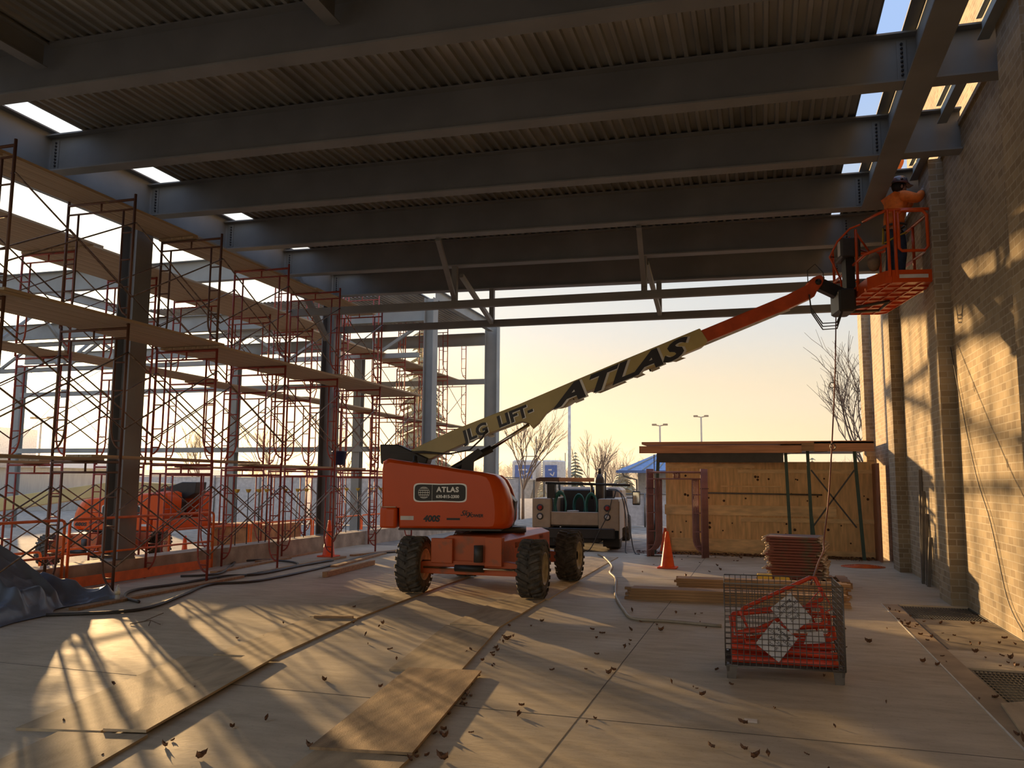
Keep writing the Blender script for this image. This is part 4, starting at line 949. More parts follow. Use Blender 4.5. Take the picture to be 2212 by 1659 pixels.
for row, z0 in enumerate((1.84, 1.78, 1.30, 1.42, 0.64, 0.75, 0.30, 0.52)):
    for k in range(6):
        x = kn.uniform(-2.25, 2.3); zz = z0 + kn.uniform(-0.04, 0.04)
        b = MB(); b.lathe([(0.0, -0.0015), (kn.uniform(0.016, 0.034), 0)], 8, 'y', (x, YS, zz)); b.build('knot', M_KNOT, pw)
rf = thing('timber_roof', (0, YS, 2.3), 'flat timber roof edge of the shed resting on green posts', 'roof')
def rbox(n_, m_, x0, x1, y0, y1, z0, z1): b = MB(); b.box(x0, x1, y0, y1, z0, z1); return b.build(n_, m_, rf)
rbox('fascia_board', M_BEAMW, -2.86, 0.85, 20.2, 20.26, 2.39, 2.56); rbox('fascia_board', M_LUM, 0.85, 1.12, 20.19, 20.25, 2.43, 2.62); rbox('fascia_board', M_BEAMW, 1.12, 2.38, 20.2, 20.26, 2.42, 2.64)
rbox('roof_sheet', M_BEAMW, -2.8, 2.38, 20.2, 23.2, 2.60, 2.66)
rbox('roof_edge', M_DKGREY, -2.45, 0.45, 20.27, 20.31, 2.17, 2.42); rbox('roof_edge', M_DKGREY, 0.4, 2.3, 20.6, 23.1, 2.46, 2.60)
for i, (x, dx, y) in enumerate(((-2.42, -0.12, 20.36), (0.50, 0.06, 20.36), (0.98, 0.05, 20.35), (1.98, 0.12, 20.35))):
    b = MB(); b.bar((x + dx, y, -0.0), (x, y, 2.42 if i < 2 else 2.46), 0.07, 0.07); o = b.build('support_post', M_GREEN)
    tag(o, 'dark green steel post before the plywood, %s from the left' % nth(i), 'post', 'green posts of the shed')
b = MB(); b.bar((1.10, 20.30, 0.0), (1.02, 20.30, 0.95), 0.06, 0.06); o = b.build('short_post', M_GREEN); tag(o, 'short green post leaning beside the third green post', 'post')
e = thing('cross_brace', (1.45, 20.28, 0.8), 'thin dark X brace between the two right green posts', 'brace', None)
for z0, z1 in ((0.72, 2.0), (2.0, 0.72)): b = MB(); b.bar((1.04, 20.28, z0), (1.96, 20.28, z1), 0.02, 0.035); b.build('brace_bar', M_DKGREY, e)
b = MB(); b.tube([(-1.35, 20.9, 1.45), (1.3, 20.9, 1.43)], 0.018, 8); o = b.build('conduit_pipe', M_GALV); tag(o, 'thin grey pipe fixed level across the plywood', 'pipe')
b = MB(); b.tube([(-2.5, 20.15, 2.36), (-2.5, 20.15, 0.6)], 0.012, 6); o = b.build('hanging_chain', M_DKGREY); tag(o, 'dark chain hanging at the left end of the shed', 'chain')
cable('light_cable', [(-2.3, 20.45, 2.36), (-0.6, 20.45, 2.28), (0.1, 20.45, 2.24), (0.5, 20.3, 2.36), (1.4, 20.2, 2.42)], 0.008, M_HOSE, 'thin cable sagging under the shed roof edge')

# ---------------------------------------------------------------- wire basket in front
bo = Vector((-0.36, 7.70, 0)); ux = Vector((0.998, 0.045, 0)).normalized(); uy = Vector((-ux.y, ux.x, 0))
TB = Matrix(((ux.x, uy.x, 0, bo.x), (ux.y, uy.y, 0, bo.y), (0, 0, 1, 0), (0, 0, 0, 1)))
BW, BD, BZ0, BZ1 = 0.98, 0.74, 0.11, 0.81
wb = thing('wire_basket', bo, 'galvanised wire mesh basket full of red parts, in the right foreground', 'basket')
def wpart(b, n_, m_, p=None): return b.build(n_, m_, p or wb, base=bo)
def mesh_panel(p0, du, dv, nu, nv, r_=0.0034):
    b = MB(TB); p0, du, dv = Vector(p0), Vector(du), Vector(dv)
    for i in range(nu + 1): q = p0 + du * (i / nu); b.tube([q, q + dv], r_, 4)
    for j in range(nv + 1): q = p0 + dv * (j / nv); b.tube([q, q + du], r_, 4)
    return b
wpart(mesh_panel((0, 0, BZ0), (BW, 0, 0), (0, 0, BZ1 - BZ0 - 0.04), 19, 14), 'mesh_side', M_GALV)
wpart(mesh_panel((0, BD, BZ0), (BW, 0, 0), (0, 0, BZ1 - BZ0), 19, 14), 'mesh_side', M_GALV)
wpart(mesh_panel((0, 0, BZ0), (0, BD, 0), (0, 0, BZ1 - BZ0), 15, 14), 'mesh_side', M_GALV)
wpart(mesh_panel((BW, 0, BZ0), (0, BD, 0), (0, 0, BZ1 - BZ0), 15, 14), 'mesh_side', M_GALV)
wpart(mesh_panel((0, 0, BZ0), (BW, 0, 0), (0, BD, 0), 19, 15), 'mesh_floor', M_GALV)
for z in (BZ0, BZ1): b = MB(TB); b.tube([(0, 0, z), (BW, 0, z), (BW, BD, z), (0, BD, z)], 0.006, 6, closed=True); wpart(b, 'rim_wire', M_GALV)
for x, y in ((0, 0), (BW, 0), (BW, BD), (0, BD)):
    b = MB(TB); b.tube([(x, y, BZ0), (x, y, BZ1)], 0.006, 6); wpart(b, 'corner_rod', M_GALV)
    b = MB(TB); sx_ = 1 if x == 0 else -1; sy_ = 1 if y == 0 else -1
    b.prism([(x, BZ0 + 0.01), (x + sx_ * 0.10, BZ0 + 0.01), (x + sx_ * 0.085, 0.0), (x + sx_ * 0.02, 0.0)], y + sy_ * 0.01, y + sy_ * 0.03); b.prism([(y, BZ0 + 0.01), (y + sy_ * 0.10, BZ0 + 0.01), (y + sy_ * 0.085, 0.0), (y + sy_ * 0.02, 0.0)], x + sx_ * 0.01, x + sx_ * 0.03, 'yz')
    wpart(b, 'foot', M_GALV)
for y in (0.12, 0.39, 0.66):
    b = MB(TB); b.bar((0, y, BZ0 - 0.012), (BW, y, BZ0 - 0.012), 0.04, 0.018); wpart(b, 'skid', M_DKGREY)
M_REDP = mat('red orange barrier plastic', (0.62, 0.06, 0.02), 0.35)
def inb(nm, fn, label, cat, grp=None, m_=None):
    b = MB(TB); fn(b); o = b.build(nm, m_ or M_REDP); return tag(o, label, cat, grp)
# barrier legs lying in the bottom
for i, (y, z, tl) in enumerate(((0.08, 0.155, 0.0), (0.2, 0.15, 0.01), (0.34, 0.155, -0.01), (0.48, 0.15, 0.015), (0.62, 0.155, 0), (0.13, 0.235, 0.02), (0.28, 0.24, -0.02), (0.44, 0.235, 0.01), (0.60, 0.24, 0))):
    inb('barrier_bar', lambda b: b.tube([(0.05, y, z + tl), (0.10, y, z + tl * 0.8 + 0.0), (0.88, y, z - tl), (0.93, y, z - tl)], 0.03, 8), 'red barrier bar lying flat in the wire basket, %s' % ['front bottom', 'second bottom', 'third bottom', 'fourth bottom', 'rear bottom', 'front of upper layer', 'second of upper layer', 'third of upper layer', 'rear of upper layer'][i], 'barrier bar', 'barrier bars in the basket')
def loop(b, c, a, w_, h_, r_, tilt, y0, y1):
    pts = []
    for px_, pz_ in ((-w_, -h_), (w_ * 0.9, -h_), (w_, -h_ * 0.8), (w_, h_ * 0.8), (w_ * 0.9, h_), (-w_ * 0.9, h_), (-w_, h_ * 0.8)):
        x = px_ * math.cos(a) - pz_ * math.sin(a); z = px_ * math.sin(a) + pz_ * math.cos(a)
        pts.append((c[0] + x, y0 + (y1 - y0) * (px_ + w_) / (2 * w_) + pz_ * tilt, c[1] + z))
    b.tube(pts, r_, 8, closed=True)
for i, (c, a, w_, h_, tl, y0, y1) in enumerate((((0.50, 0.62), 0.42, 0.36, 0.10, 0.3, 0.12, 0.36), ((0.46, 0.50), 0.12, 0.38, 0.07, 0.8, 0.1, 0.2), ((0.70, 0.44), -0.1, 0.22, 0.09, 0.6, 0.15, 0.5), ((0.3, 0.43), 0.1, 0.24, 0.10, 0.9, 0.2, 0.45), ((0.55, 0.36), 0.05, 0.38, 0.05, 0.9, 0.15, 0.3))):
    inb('tubular_barrier', lambda b: loop(b, c, a, w_, h_, 0.019, tl, y0, y1), 'red tubular barrier frame in the wire basket, %s' % ['topmost, slanting up to the right', 'second from the top', 'at the right side', 'at the left side', 'lowest'][i], 'barrier frame', 'barrier frames in the basket')
inb('wire_bundle', lambda b: b.tube([(0.80, 0.3, 0.36), (0.72, 0.3, 0.62), (0.84, 0.32, 0.76), (0.93, 0.35, 0.58), (0.76, 0.33, 0.50), (0.95, 0.3, 0.52)], 0.010, 6), 'bent red rod poking up at the right of the wire basket', 'rod')
M_SIGN = mat('white sign board', (0.62, 0.60, 0.60), 0.5)
def sign(c, ang, tilt, w_, h_, label):
    T2 = TB @ Matrix.Translation(c) @ Matrix.Rotation(ang, 4, 'Y') @ Matrix.Rotation(tilt, 4, 'X')
    e = thing('warning_sign', TB @ Vector(c), label, 'sign', 'signs in the wire basket')
    b = MB(T2); b.box(-w_ / 2, w_ / 2, -0.003, 0.003, -h_ / 2, h_ / 2); b.build('board', M_SIGN, e)
    b = MB(T2)
    for k, (s_, sz) in enumerate((('Warning', 0.040), ('CONTROLLED', 0.036), ('ACCESS', 0.036), ('ZONE', 0.036))):
        put_text(b, s_, sz, (0, -0.0045, h_ / 2 - 0.04 - k * 0.047), (1, 0, 0), (0, 0, 1), depth=0.001, bold=0.0006 if k == 0 else 0)
    b.build('lettering', M_BOLT, e)
sign((0.56, 0.05, 0.57), R(-40), R(0), 0.22, 0.27, 'white warning sign tilted in the wire basket, upper one')
sign((0.43, 0.04, 0.33), R(38), R(0), 0.24, 0.26, 'white warning sign tilted in the wire basket, lower one')
inb('paper_sheet', lambda b: b.prism([(0.66, 0.30), (0.84, 0.32), (0.82, 0.42), (0.70, 0.40)], 0.13, 0.134), 'small blank white card low at the right of the wire basket', 'card', None, M_SIGN)

# ---------------------------------------------------------------- pile of scaffold boards behind the basket
e = MB(); pz = 0.0
pal = thing('pallet', (0.48, 15.25, 0), 'wooden pallet under the tall stack of boards', 'pallet')
for y in (14.8, 15.25, 15.7): b = MB(); b.box(-0.17, 1.33, y - 0.05, y + 0.05, 0, 0.09); b.build('bearer', M_LUM, pal)
for k in range(7): b = MB(); b.box(-0.15 + k * 0.215, 0.01 + k * 0.215, 14.75, 15.75, 0.09, 0.11); b.build('slat', M_LUM, pal)
M_PB = mat('stacked plank paint', (0.20, 0.065, 0.045), 0.7, 0, 0.3, 3, c2=(0.13, 0.11, 0.065), thr=0.52)
M_PBE = mat('pale aluminium hook end', (0.52, 0.40, 0.30), 0.45, 0.3, 0.15, 8)
pr = random.Random(5)
hk = None
for k in range(15):
    z = 0.11 + k * 0.0465; dx = pr.uniform(-0.05, 0.05); rot = pr.uniform(-0.03, 0.03) - 0.12
    e = thing('folded_board', (0.50 + dx, 15.25, z), 'hooked scaffold board in the tall stack, %s up from the pallet' % (nth(k) if k < 14 else 'top one, fifteenth'), 'board', 'hooked boards in the stack', 0)
    T2 = Matrix.Translation((0.50 + dx, 15.25, z)) @ Matrix.Rotation(rot, 4, 'Z')
    b = MB(T2); b.bbox(-0.41, 0.41, -0.42, 0.42, 0.0, 0.040, 0.006); b.build('deck_board', M_PB, e)
    for sx_ in (-1, 1):
        for yy in (-0.36, -0.12, 0.12, 0.36):
            b = MB(T2); b.tube([(sx_ * 0.38, yy, 0.024), (sx_ * 0.44, yy, 0.028), (sx_ * 0.47, yy, 0.018), (sx_ * 0.46, yy, 0.004)], 0.019, 6); b.build('hook', M_PBE, e)
# lumber bundles
def bundle(x0, x1, y0, y1, z0, ny, nz, label, rot, seed):
    g = random.Random(seed); w_ = (y1 - y0) / ny; h_ = 0.04
    for j in range(nz):
        for i in range(ny):
            a, c = g.uniform(-0.06, 0.06), g.uniform(-0.06, 0.06)
            T2 = Matrix.Translation(((x0 + x1) / 2, (y0 + y1) / 2, 0)) @ Matrix.Rotation(rot, 4, 'Z')
            hx = (x1 - x0) / 2; yy = -(y1 - y0) / 2 + i * w_
            b = MB(T2); b.box(-hx + a, hx + c, yy + 0.004, yy + w_ - 0.004, z0 + j * h_, z0 + (j + 1) * h_ - 0.003); o = b.build('lumber_board', M_LUM)
            tag(o, '%s, %s layer, %s from front' % (label, nth(j), nth(i)), 'lumber', label)
bundle(-1.95, 1.05, 12.4, 12.75, 0.0, 3, 4, 'brown board in the front bundle behind the basket', 0.02, 1)
bundle(-1.35, 1.15, 13.55, 13.9, 0.0, 3, 5, 'brown board in the rear bundle before the stack', 0.01, 2)
for i, (x, y) in enumerate(((-0.15, 14.35), (0.12, 14.37))):
    b = MB(); b.bbox(x, x + 0.24, y, y + 0.2, 0, 0.22 - 0.05 * i, 0.01); o = b.build('yellow_block', mat('yellow foam block', (0.80, 0.55, 0.06), 0.6)); tag(o, 'yellow block before the stack of boards, %s of two' % ['left', 'right'][i], 'block')

# ---------------------------------------------------------------- plywood sheets laid as wheel tracks
M_PLYB = mat('worn brown plywood', (0.33, 0.225, 0.125), 0.7, 0, 0.3, 3.0, 0.2, 60, stretch=(3, 0.7, 1), spec=0.3)
def sheet(x0, y0, x1, y1, wd, z, label, tilt=0.0, th=0.018, m_=None):
    p, q = Vector((x0, y0, 0)), Vector((x1, y1, 0)); d = (q - p).normalized(); n_ = Vector((-d.y, d.x, 0))
    vs_ = []
    for zz in (0, th):
        for a, s_ in ((p, 0), (q, 1), (q + n_ * wd, 1), (p + n_ * wd, 0)): vs_.append(a + Vector((0, 0, z + zz + (tilt * (1 - s_)))))
    b = MB(); b.add(vs_, [(3, 2, 1, 0), (4, 5, 6, 7), (0, 1, 5, 4), (1, 2, 6, 5), (2, 3, 7, 6), (3, 0, 4, 7)], False)
    o = b.build('plywood_sheet', m_ or M_PLYF); tag(o, label, 'plywood sheet', 'plywood sheets on the floor'); return o
lt = [(-3.45, 2.6, -3.92, 4.78, 0.62, 0.0), (-3.95, 4.80, -4.45, 7.15, 0.30, 0.02), (-4.27, 4.75, -4.75, 7.05, 0.60, 0.0), (-4.50, 7.17, -4.78, 9.42, 0.62, 0.0), (-4.80, 9.44, -4.95, 11.85, 0.62, 0.0), (-4.96, 11.87, -5.05, 14.25, 0.62, 0.0), (-5.06, 14.27, -5.15, 16.6, 0.62, 0.0)]
for i, (x0, y0, x1, y1, wd, z) in enumerate(lt):
    sheet(x0, y0, x1, y1, wd, z, 'dusty plywood sheet flat on the floor, left wheel track, %s from the camera' % nth(i))
rt = [(-1.95, 2.6, -2.10, 4.90, 0.62, 0.0), (-2.10, 4.92, -2.42, 7.17, 0.66, 0.018), (-2.61, 7.13, -2.97, 9.45, 0.64, 0.0), (-2.97, 9.47, -3.05, 11.85, 0.62, 0.0), (-3.0, 11.87, -3.08, 14.25, 0.62, 0.0), (-3.1, 14.27, -3.15, 16.6, 0.62, 0.0), (-3.15, 16.62, -3.19, 19.0, 0.62, 0.0)]
for i, (x0, y0, x1, y1, wd, z) in enumerate(rt):
    sheet(x0, y0, x1, y1, wd, z, 'dusty plywood sheet flat on the floor, right wheel track, %s from the camera' % nth(i), m_=M_PLYB if i == 1 else None)
b = MB(); b.prism([(1.70, 7.45), (1.95, 7.6), (2.6, 6.9), (2.6, 4.6), (1.62, 4.6), (1.60, 6.3)], 0.003, 0.020, 'xy'); o = b.build('plywood_sheet', M_PLYF); tag(o, 'plywood sheet over the pit in the lower right corner', 'plywood sheet')
b = MB(); b.bar((-5.3, 9.30, 0.03), (-4.84, 9.43, 0.03), 0.05, 0.03); o = b.build('wood_strip', M_LUM); tag(o, 'thin dark wood strip on the left plywood track', 'wood strip')
# gratings over the pits
for i, (y0, y1) in enumerate(((6.32, 8.84), (9.77, 13.12))):
    e = thing('floor_grating', (1.78, y0, -0.06), 'steel grating set in the floor pit by the brick wall, %s' % ['nearer one', 'farther one'][i], 'grating', None)
    b = MB(); x = 1.78
    while x < 2.66: b.box(x, x + 0.006, y0, y1, -0.05, -0.018); x += 0.035
    b.build('bearing_bars', M_DKGREY, e)
    b = MB(); y = y0 + 0.02
    while y < y1: b.box(1.77, 2.66, y, y + 0.008, -0.022, -0.016); y += 0.10
    b.build('cross_rods', M_GALV, e)
    b = MB()
    for a in ((1.765, 1.78, y0, y1), (2.655, 2.669, y0, y1)): b.box(*a, -0.05, -0.004)
    b.build('edge_angle', M_DKGREY, e)
b = MB(); b.box(1.79, 2.65, 9.8, 11.9, -0.0155, -0.010); o = b.build('pit_cover', mat('dusty grey cover board', (0.27, 0.225, 0.155), 0.8, 0, 0.25, 3)); tag(o, 'dusty dark board lying over most of the farther grating', 'board')

# ---------------------------------------------------------------- hoses, ropes, small things
cable('air_hose', [gpt(1292, 1197, 0.02), gpt(1305, 1203, 0.05), gpt(1322, 1222, 0.02), gpt(1318, 1236, 0.02), gpt(1330, 1250, 0.02), gpt(1330, 1285, 0.02), gpt(1348, 1318, 0.02), gpt(1370, 1336, 0.02), gpt(1450, 1342, 0.02), gpt(1558, 1352, 0.02)], 0.021, mat('pale dusty hose', (0.33, 0.28, 0.21), 0.5), 'pale hose snaking over the floor to the wire basket', 'hose')
for i, (pts) in enumerate(([(100, 1328), (250, 1322), (330, 1310), (400, 1283), (455, 1262), (560, 1254), (700, 1225), (800, 1198), (860, 1192)],
                           [(300, 1300), (270, 1290), (290, 1275), (380, 1262), (480, 1245), (560, 1240), (650, 1222), (720, 1210)],
                           [(390, 1245), (470, 1240), (500, 1222), (515, 1213), (580, 1210), (640, 1216), (630, 1226), (560, 1238), (470, 1252)])):
    cable('floor_cable', [gpt(x, y, 0.022) + Vector((0, 0, 0.002 * i)) for x, y in pts], 0.022, M_HOSE, 'thick black cable lying along the scaffold feet, %s' % ['front one', 'middle one', 'looped one behind'][i], 'cable')
# power cord hanging from the platform to the basket, with knots
q0 = TP @ Vector((-HW - 0.05, 2.3, 0.1))
hang = [q0, Vector((0.86, 13.3, 3.1)), Vector((0.78, 12.2, 2.2)), Vector((0.66, 10.8, 1.45)), Vector((0.56, 9.6, 1.02)), Vector((0.50, 9.0, 0.86)), Vector((0.42, 8.62, 0.80))]
hang = [dpt(x, y, d) for x, y, d in ((1806, 655, 14.6), (1804, 800, 13.0), (1797, 960, 11.6), (1790, 1075, 10.6), (1780, 1165, 9.9), (1779, 1190, 9.6), (1768, 1215, 9.2), (1752, 1262, 8.5))]
cable('power_cord', hang, 0.010, mat('dark red cord', (0.16, 0.045, 0.03), 0.5), 'power cord hanging from the lift platform down to the wire basket', 'cord')
for i, (x, y, d) in enumerate(((1797, 832, 12.8), (1799, 965, 11.55))):
    c = dpt(x, y, d); b = MB(); b.tube([c + Vector((0.035 * math.cos(a), 0, 0.045 * math.sin(a))) for a in [k * math.pi / 5 for k in range(10)]], 0.008, 5, closed=True); o = b.build('cord_knot', M_HOSE); tag(o, 'knot in the hanging power cord, %s one' % ['upper', 'lower'][i], 'cord')
cable('wall_wire', [xpt(2042, 690, 2.64), xpt(2100, 990, 2.64), xpt(2140, 1130, 2.64), xpt(2175, 1290, 2.64), xpt(2210, 1365, 2.64)], 0.006, M_HOSE, 'thin dark wire hanging down the sunlit brick wall', 'wire')
# plastic bottle
e = thing('water_bottle', (-8.60, 9.72, 0), 'clear plastic water bottle standing by the nearest scaffold leg', 'bottle')
M_PET = mat('clear plastic', (0.85, 0.86, 0.82), 0.15, 0, 0.02, trans=0.55)
b = MB(); b.lathe([(0.0, 0.0), (0.032, 0.0), (0.034, 0.01), (0.034, 0.06), (0.031, 0.09), (0.034, 0.12), (0.034, 0.15), (0.026, 0.185), (0.013, 0.205), (0.013, 0.215)], 20, 'z', (-8.6, 9.72, 0)); b.build('bottle_body', M_PET, e)
b = MB(); b.lathe([(0.0145, 0.21), (0.0145, 0.23), (0, 0.23)], 16, 'z', (-8.6, 9.72, 0)); b.build('cap', M_WHITE, e)
b = MB(); b.lathe([(0.0348, 0.10), (0.0348, 0.145)], 20, 'z', (-8.6, 9.72, 0)); b.build('paper_label', mat('bottle label', (0.7, 0.62, 0.4), 0.5), e)
# timbers under the scaffold legs
for i, (x0, y0, x1, y1) in enumerate(((-8.55, 8.9, -8.75, 12.8), (-8.75, 13.4, -8.9, 16.8), (-8.1, 14.9, -8.5, 18.0), (-9.6, 13.2, -9.9, 16.2), (-8.9, 17.2, -8.2, 20.0), (-10.0, 15.2, -10.1, 18.0))):
    b = MB(); b.bar((x0, y0, 0.02), (x1, y1, 0.02), 0.14, 0.036); o = b.build('sole_board', M_LUM); tag(o, 'flat timber board lying along the scaffold feet, %s of six from the tarp' % nth(i), 'timber', 'timber boards by the scaffold feet')
b = MB(); b.bar((-7.4, 13.3, 0.05), (-7.6, 15.6, 0.05), 0.09, 0.09); o = b.build('timber_beam', M_LUM); tag(o, 'square timber lying on the floor left of the big lift', 'timber')
for i, x in enumerate((2.60, 2.57, 2.6, 2.58)):
    b = MB(); b.bar((x, 16.2 - i * 0.22, 0), (2.645, 16.2 - i * 0.22 + 0.02, 1.95 - i * 0.38), 0.05, 0.05); o = b.build('leaning_pipe', M_GALV); tag(o, 'metal strip leaning on the brick wall right of the pilaster, %s tallest' % nth(i), 'pipe', 'strips leaning on the wall')
b = MB(); p_ = gpt(600, 1, 0) if False else gpt(2002, 1565, 0); b = MB(); g_ = gpt(1620, 1557, 0); b.box(g_.x - 0.04, g_.x + 0.05, g_.y - 0.05, g_.y + 0.05, 0, 0.002); o = b.build('paper_scrap', M_WHITE); tag(o, 'small white paper scrap on the floor below the wire basket', 'paper')
e = thing('blue_bucket', (-9.35, 17.3, 2.02), 'dark blue bucket on the lowest plank right of the second column', 'bucket')
b = MB(); b.lathe([(0.13, 0), (0.16, 0.3), (0.165, 0.3)], 20, 'z', (-9.35, 17.3, 2.04)); b.build('pail', mat('blue plastic', (0.02, 0.03, 0.10), 0.4), e)
b = MB(); b.lathe([(0.168, 0.29), (0.168, 0.32), (0, 0.32)], 20, 'z', (-9.35, 17.3, 2.04)); b.build('lid', mat('blue plastic', (0.02, 0.03, 0.10), 0.4), e)
# orange cord coil at the wall foot
b = MB()
for k in range(6): b.tube([(1.9 + (0.42 - 0.05 * k) * math.cos(a), 18.7 + (0.32 - 0.04 * k) * math.sin(a), 0.012 + 0.006 * k) for a in [q * math.pi / 8 for q in range(16)]], 0.008, 5, closed=True)
o = b.build('cord_coil', M_ORB); tag(o, 'orange extension cord coiled on the floor by the shed corner', 'cord')
# ---------------------------------------------------------------- beyond the building
def grow(b, p, d, ln, r_, depth, g, spread=0.55, up=0.25, nb=3, nmin=5):
    """bare branching tree limb"""
    q = p + d * ln; mid = (p + q) / 2 + Vector((g.uniform(-1, 1), g.uniform(-1, 1), 0)) * ln * 0.05
    b.tube([p, mid, q], [r_, r_ * 0.85, r_ * 0.65], 5 if depth > 2 else 3, cap=False)
    if depth == 0: return
    for k in range(nb):
        t = 1.0 if k == 0 else g.uniform(0.35, 0.95)
        nd = (d + Vector((g.uniform(-1, 1), g.uniform(-1, 1), g.uniform(-0.4, 0.8) * 0.6)) * spread + Vector((0, 0, up * 0.3))).normalized()
        grow(b, p.lerp(q, t), nd, ln * g.uniform(0.62, 0.85), r_ * (0.62 if k else 0.7), depth - 1, g, spread, up, nb)
def bare_tree(px, depth, ytop, label, seed, z0=-0.3, lev=5, spread=0.55, lean=(0, 0), rt=None, group='bare trees beyond the site'):
    g = random.Random(seed); c = dpt(px, 1040, depth); top = dpt(px, ytop, depth).z; h = top - z0
    p = Vector((c.x, c.y, z0)); e = thing('bare_tree', p, label, 'tree', group)
    b = MB(); r_ = rt or h * 0.011
    b.tube([p, p + Vector((lean[0] * 0.3, lean[1] * 0.3, h * 0.28))], [r_ * 1.3, r_], 7); b.build('trunk', M_BARK, e)
    b = MB(); p1 = p + Vector((lean[0] * 0.3, lean[1] * 0.3, h * 0.26))
    for k in range(4): grow(b, p1, (Vector((g.uniform(-0.5, 0.5), g.uniform(-0.5, 0.5), 1)) + Vector((lean[0], lean[1], 0)) * 0.3).normalized(), h * 0.25, r_ * 0.7, lev - 1, g, spread)
    b.build('branches', M_BARK, e); return e
bare_tree(1130, 42, 868, 'bare tree beside the wide corner column, behind the hopper truck', 2)
bare_tree(1282, 48, 928, 'bare brown-leaved tree standing behind the service truck', 5)
bare_tree(1328, 62, 962, 'wide pale bare tree left of the blue roof', 8, spread=0.8)
bare_tree(428, 62, 905, 'round bare tree seen low between the first two columns', 11, -0.65)
bare_tree(590, 60, 900, 'bare tree seen low just left of the second column', 14, -0.65)
bare_tree(745, 64, 915, 'bare tree seen low right of the second column', 17, -0.65)
bare_tree(1195, 95, 985, 'small far bare tree right of the hopper truck', 21)
bare_tree(1385, 70, 985, 'small bare tree above the blue roof', 23)
t_ = bare_tree(1893, 30, 720, 'bare tree whose branches show between the hanging cord and the brick wall', 29, 0, 5, 0.62, (-0.6, 0), 0.06)
def conifer(px, depth, ytop, wid, label, seed, z0=-0.3):
    g = random.Random(seed); c = dpt(px, 1040, depth); h = dpt(px, ytop, depth).z - z0; p = Vector((c.x, c.y, z0))
    e = thing('conifer_tree', p, label, 'tree', 'conifers beyond the site')
    b = MB(); b.tube([p, p + Vector((0, 0, h * 0.95))], [h * 0.018, h * 0.004], 6); b.build('trunk', M_BARK, e)
    b = MB(); n = int(14 + h)
    for i in range(n):
        t = i / n; z = h * (0.08 + 0.92 * t); r_ = wid * (1 - t) ** 0.85 + 0.05; m = 9
        for k in range(m):
            a = 2 * math.pi * (k + g.random()) / m; rr = r_ * g.uniform(0.75, 1.1); d = Vector((math.cos(a), math.sin(a), 0)); s_ = Vector((-d.y, d.x, 0)) * rr * 0.28
            tip = p + d * rr + Vector((0, 0, z - rr * 0.32)); mid = p + d * rr * 0.55 + Vector((0, 0, z - rr * 0.08)); q = p + Vector((0, 0, z + h * 0.02))
            b.add([q, mid + s_, tip, mid - s_, mid + Vector((0, 0, -rr * 0.12))], [(0, 1, 2, 3), (0, 4, 1), (1, 4, 2), (2, 4, 3), (3, 4, 0)], False)
    b.build('needles', M_CONIF, e)
conifer(1243, 58, 972, 1.4, 'frosty conifer beside the tall white pole', 1)
conifer(908, 62, 640, 3.2, 'tall dark conifer whose tip shows left of the third column', 2)
conifer(1173, 90, 990, 1.3, 'small far conifer behind the hopper truck', 3)
conifer(1345, 75, 1000, 2.2, 'dark conifer just left of the blue roof', 4)
conifer(1756, 50, 984, 2.0, 'conifer seen through the gap under the shed roof', 5)
# hazy wooded horizon
g = random.Random(77); b = MB()
for i in range(230):
    px = g.uniform(-500, 2300); dp = g.uniform(150, 230); c = dpt(px, 1040, dp); h = dp * g.uniform(0.012, 0.034)
    p = Vector((c.x, c.y, -0.65)); b.tube([p, p + Vector((0, 0, h * 0.4))], [0.25, 0.16], 4, cap=False)
    for k in range(3): grow(b, p + Vector((0, 0, h * 0.35)), Vector((g.uniform(-0.6, 0.6), g.uniform(-0.6, 0.6), 1)).normalized(), h * 0.36, 0.14, 3, g, 0.7)
o = b.build('treeline', mat('hazy grey brown twigs', (0.30, 0.24, 0.17), 0.95)); tag(o, 'low wooded horizon of bare trees far beyond the site', 'woods', None, 'stuff')
# poles
def pole(px, depth, ytop, r_, label, head=None, m_=M_STEELL, z0=-0.3):
    c = dpt(px, 1040, depth); zt = dpt(px, ytop, depth).z; e = thing('light_pole', (c.x, c.y, z0), label, 'pole', 'poles beyond the site')
    b = MB(); b.tube([(c.x, c.y, z0), (c.x, c.y, zt)], [r_, r_ * 0.7], 10); b.build('pole_shaft', m_, e)
    if head:
        for s_ in (-1, 1):
            b = MB(); b.bar((c.x, c.y, zt - 0.05), (c.x + s_ * head, c.y, zt + 0.05), 0.1, 0.1); b.bbox(c.x + s_ * head - 0.25, c.x + s_ * head + 0.25, c.y - 0.2, c.y + 0.2, zt - 0.02, zt + 0.18, 0.03); b.build('lamp_head', M_DKGREY, e)
pole(1230, 40, 850, 0.10, 'tall white pole rising right of the service truck', None, M_WHITE)
pole(1427, 90, 918, 0.13, 'thin far light pole above the shed roof, shorter of two', 0.6)
pole(1517, 95, 899, 0.14, 'thin far light pole above the shed roof, taller of two', 0.6)
pole(1158, 60, 942, 0.06, 'thin dark pole above the hopper truck', None, M_DKGREY)
pole(1221, 80, 978, 0.06, 'very thin lamp post left of the white pole', None, M_DKGREY)
pole(80, 80, 903, 0.12, 'light pole with two lamp heads over the pale far building', 1.0, M_STEELL, -0.65)
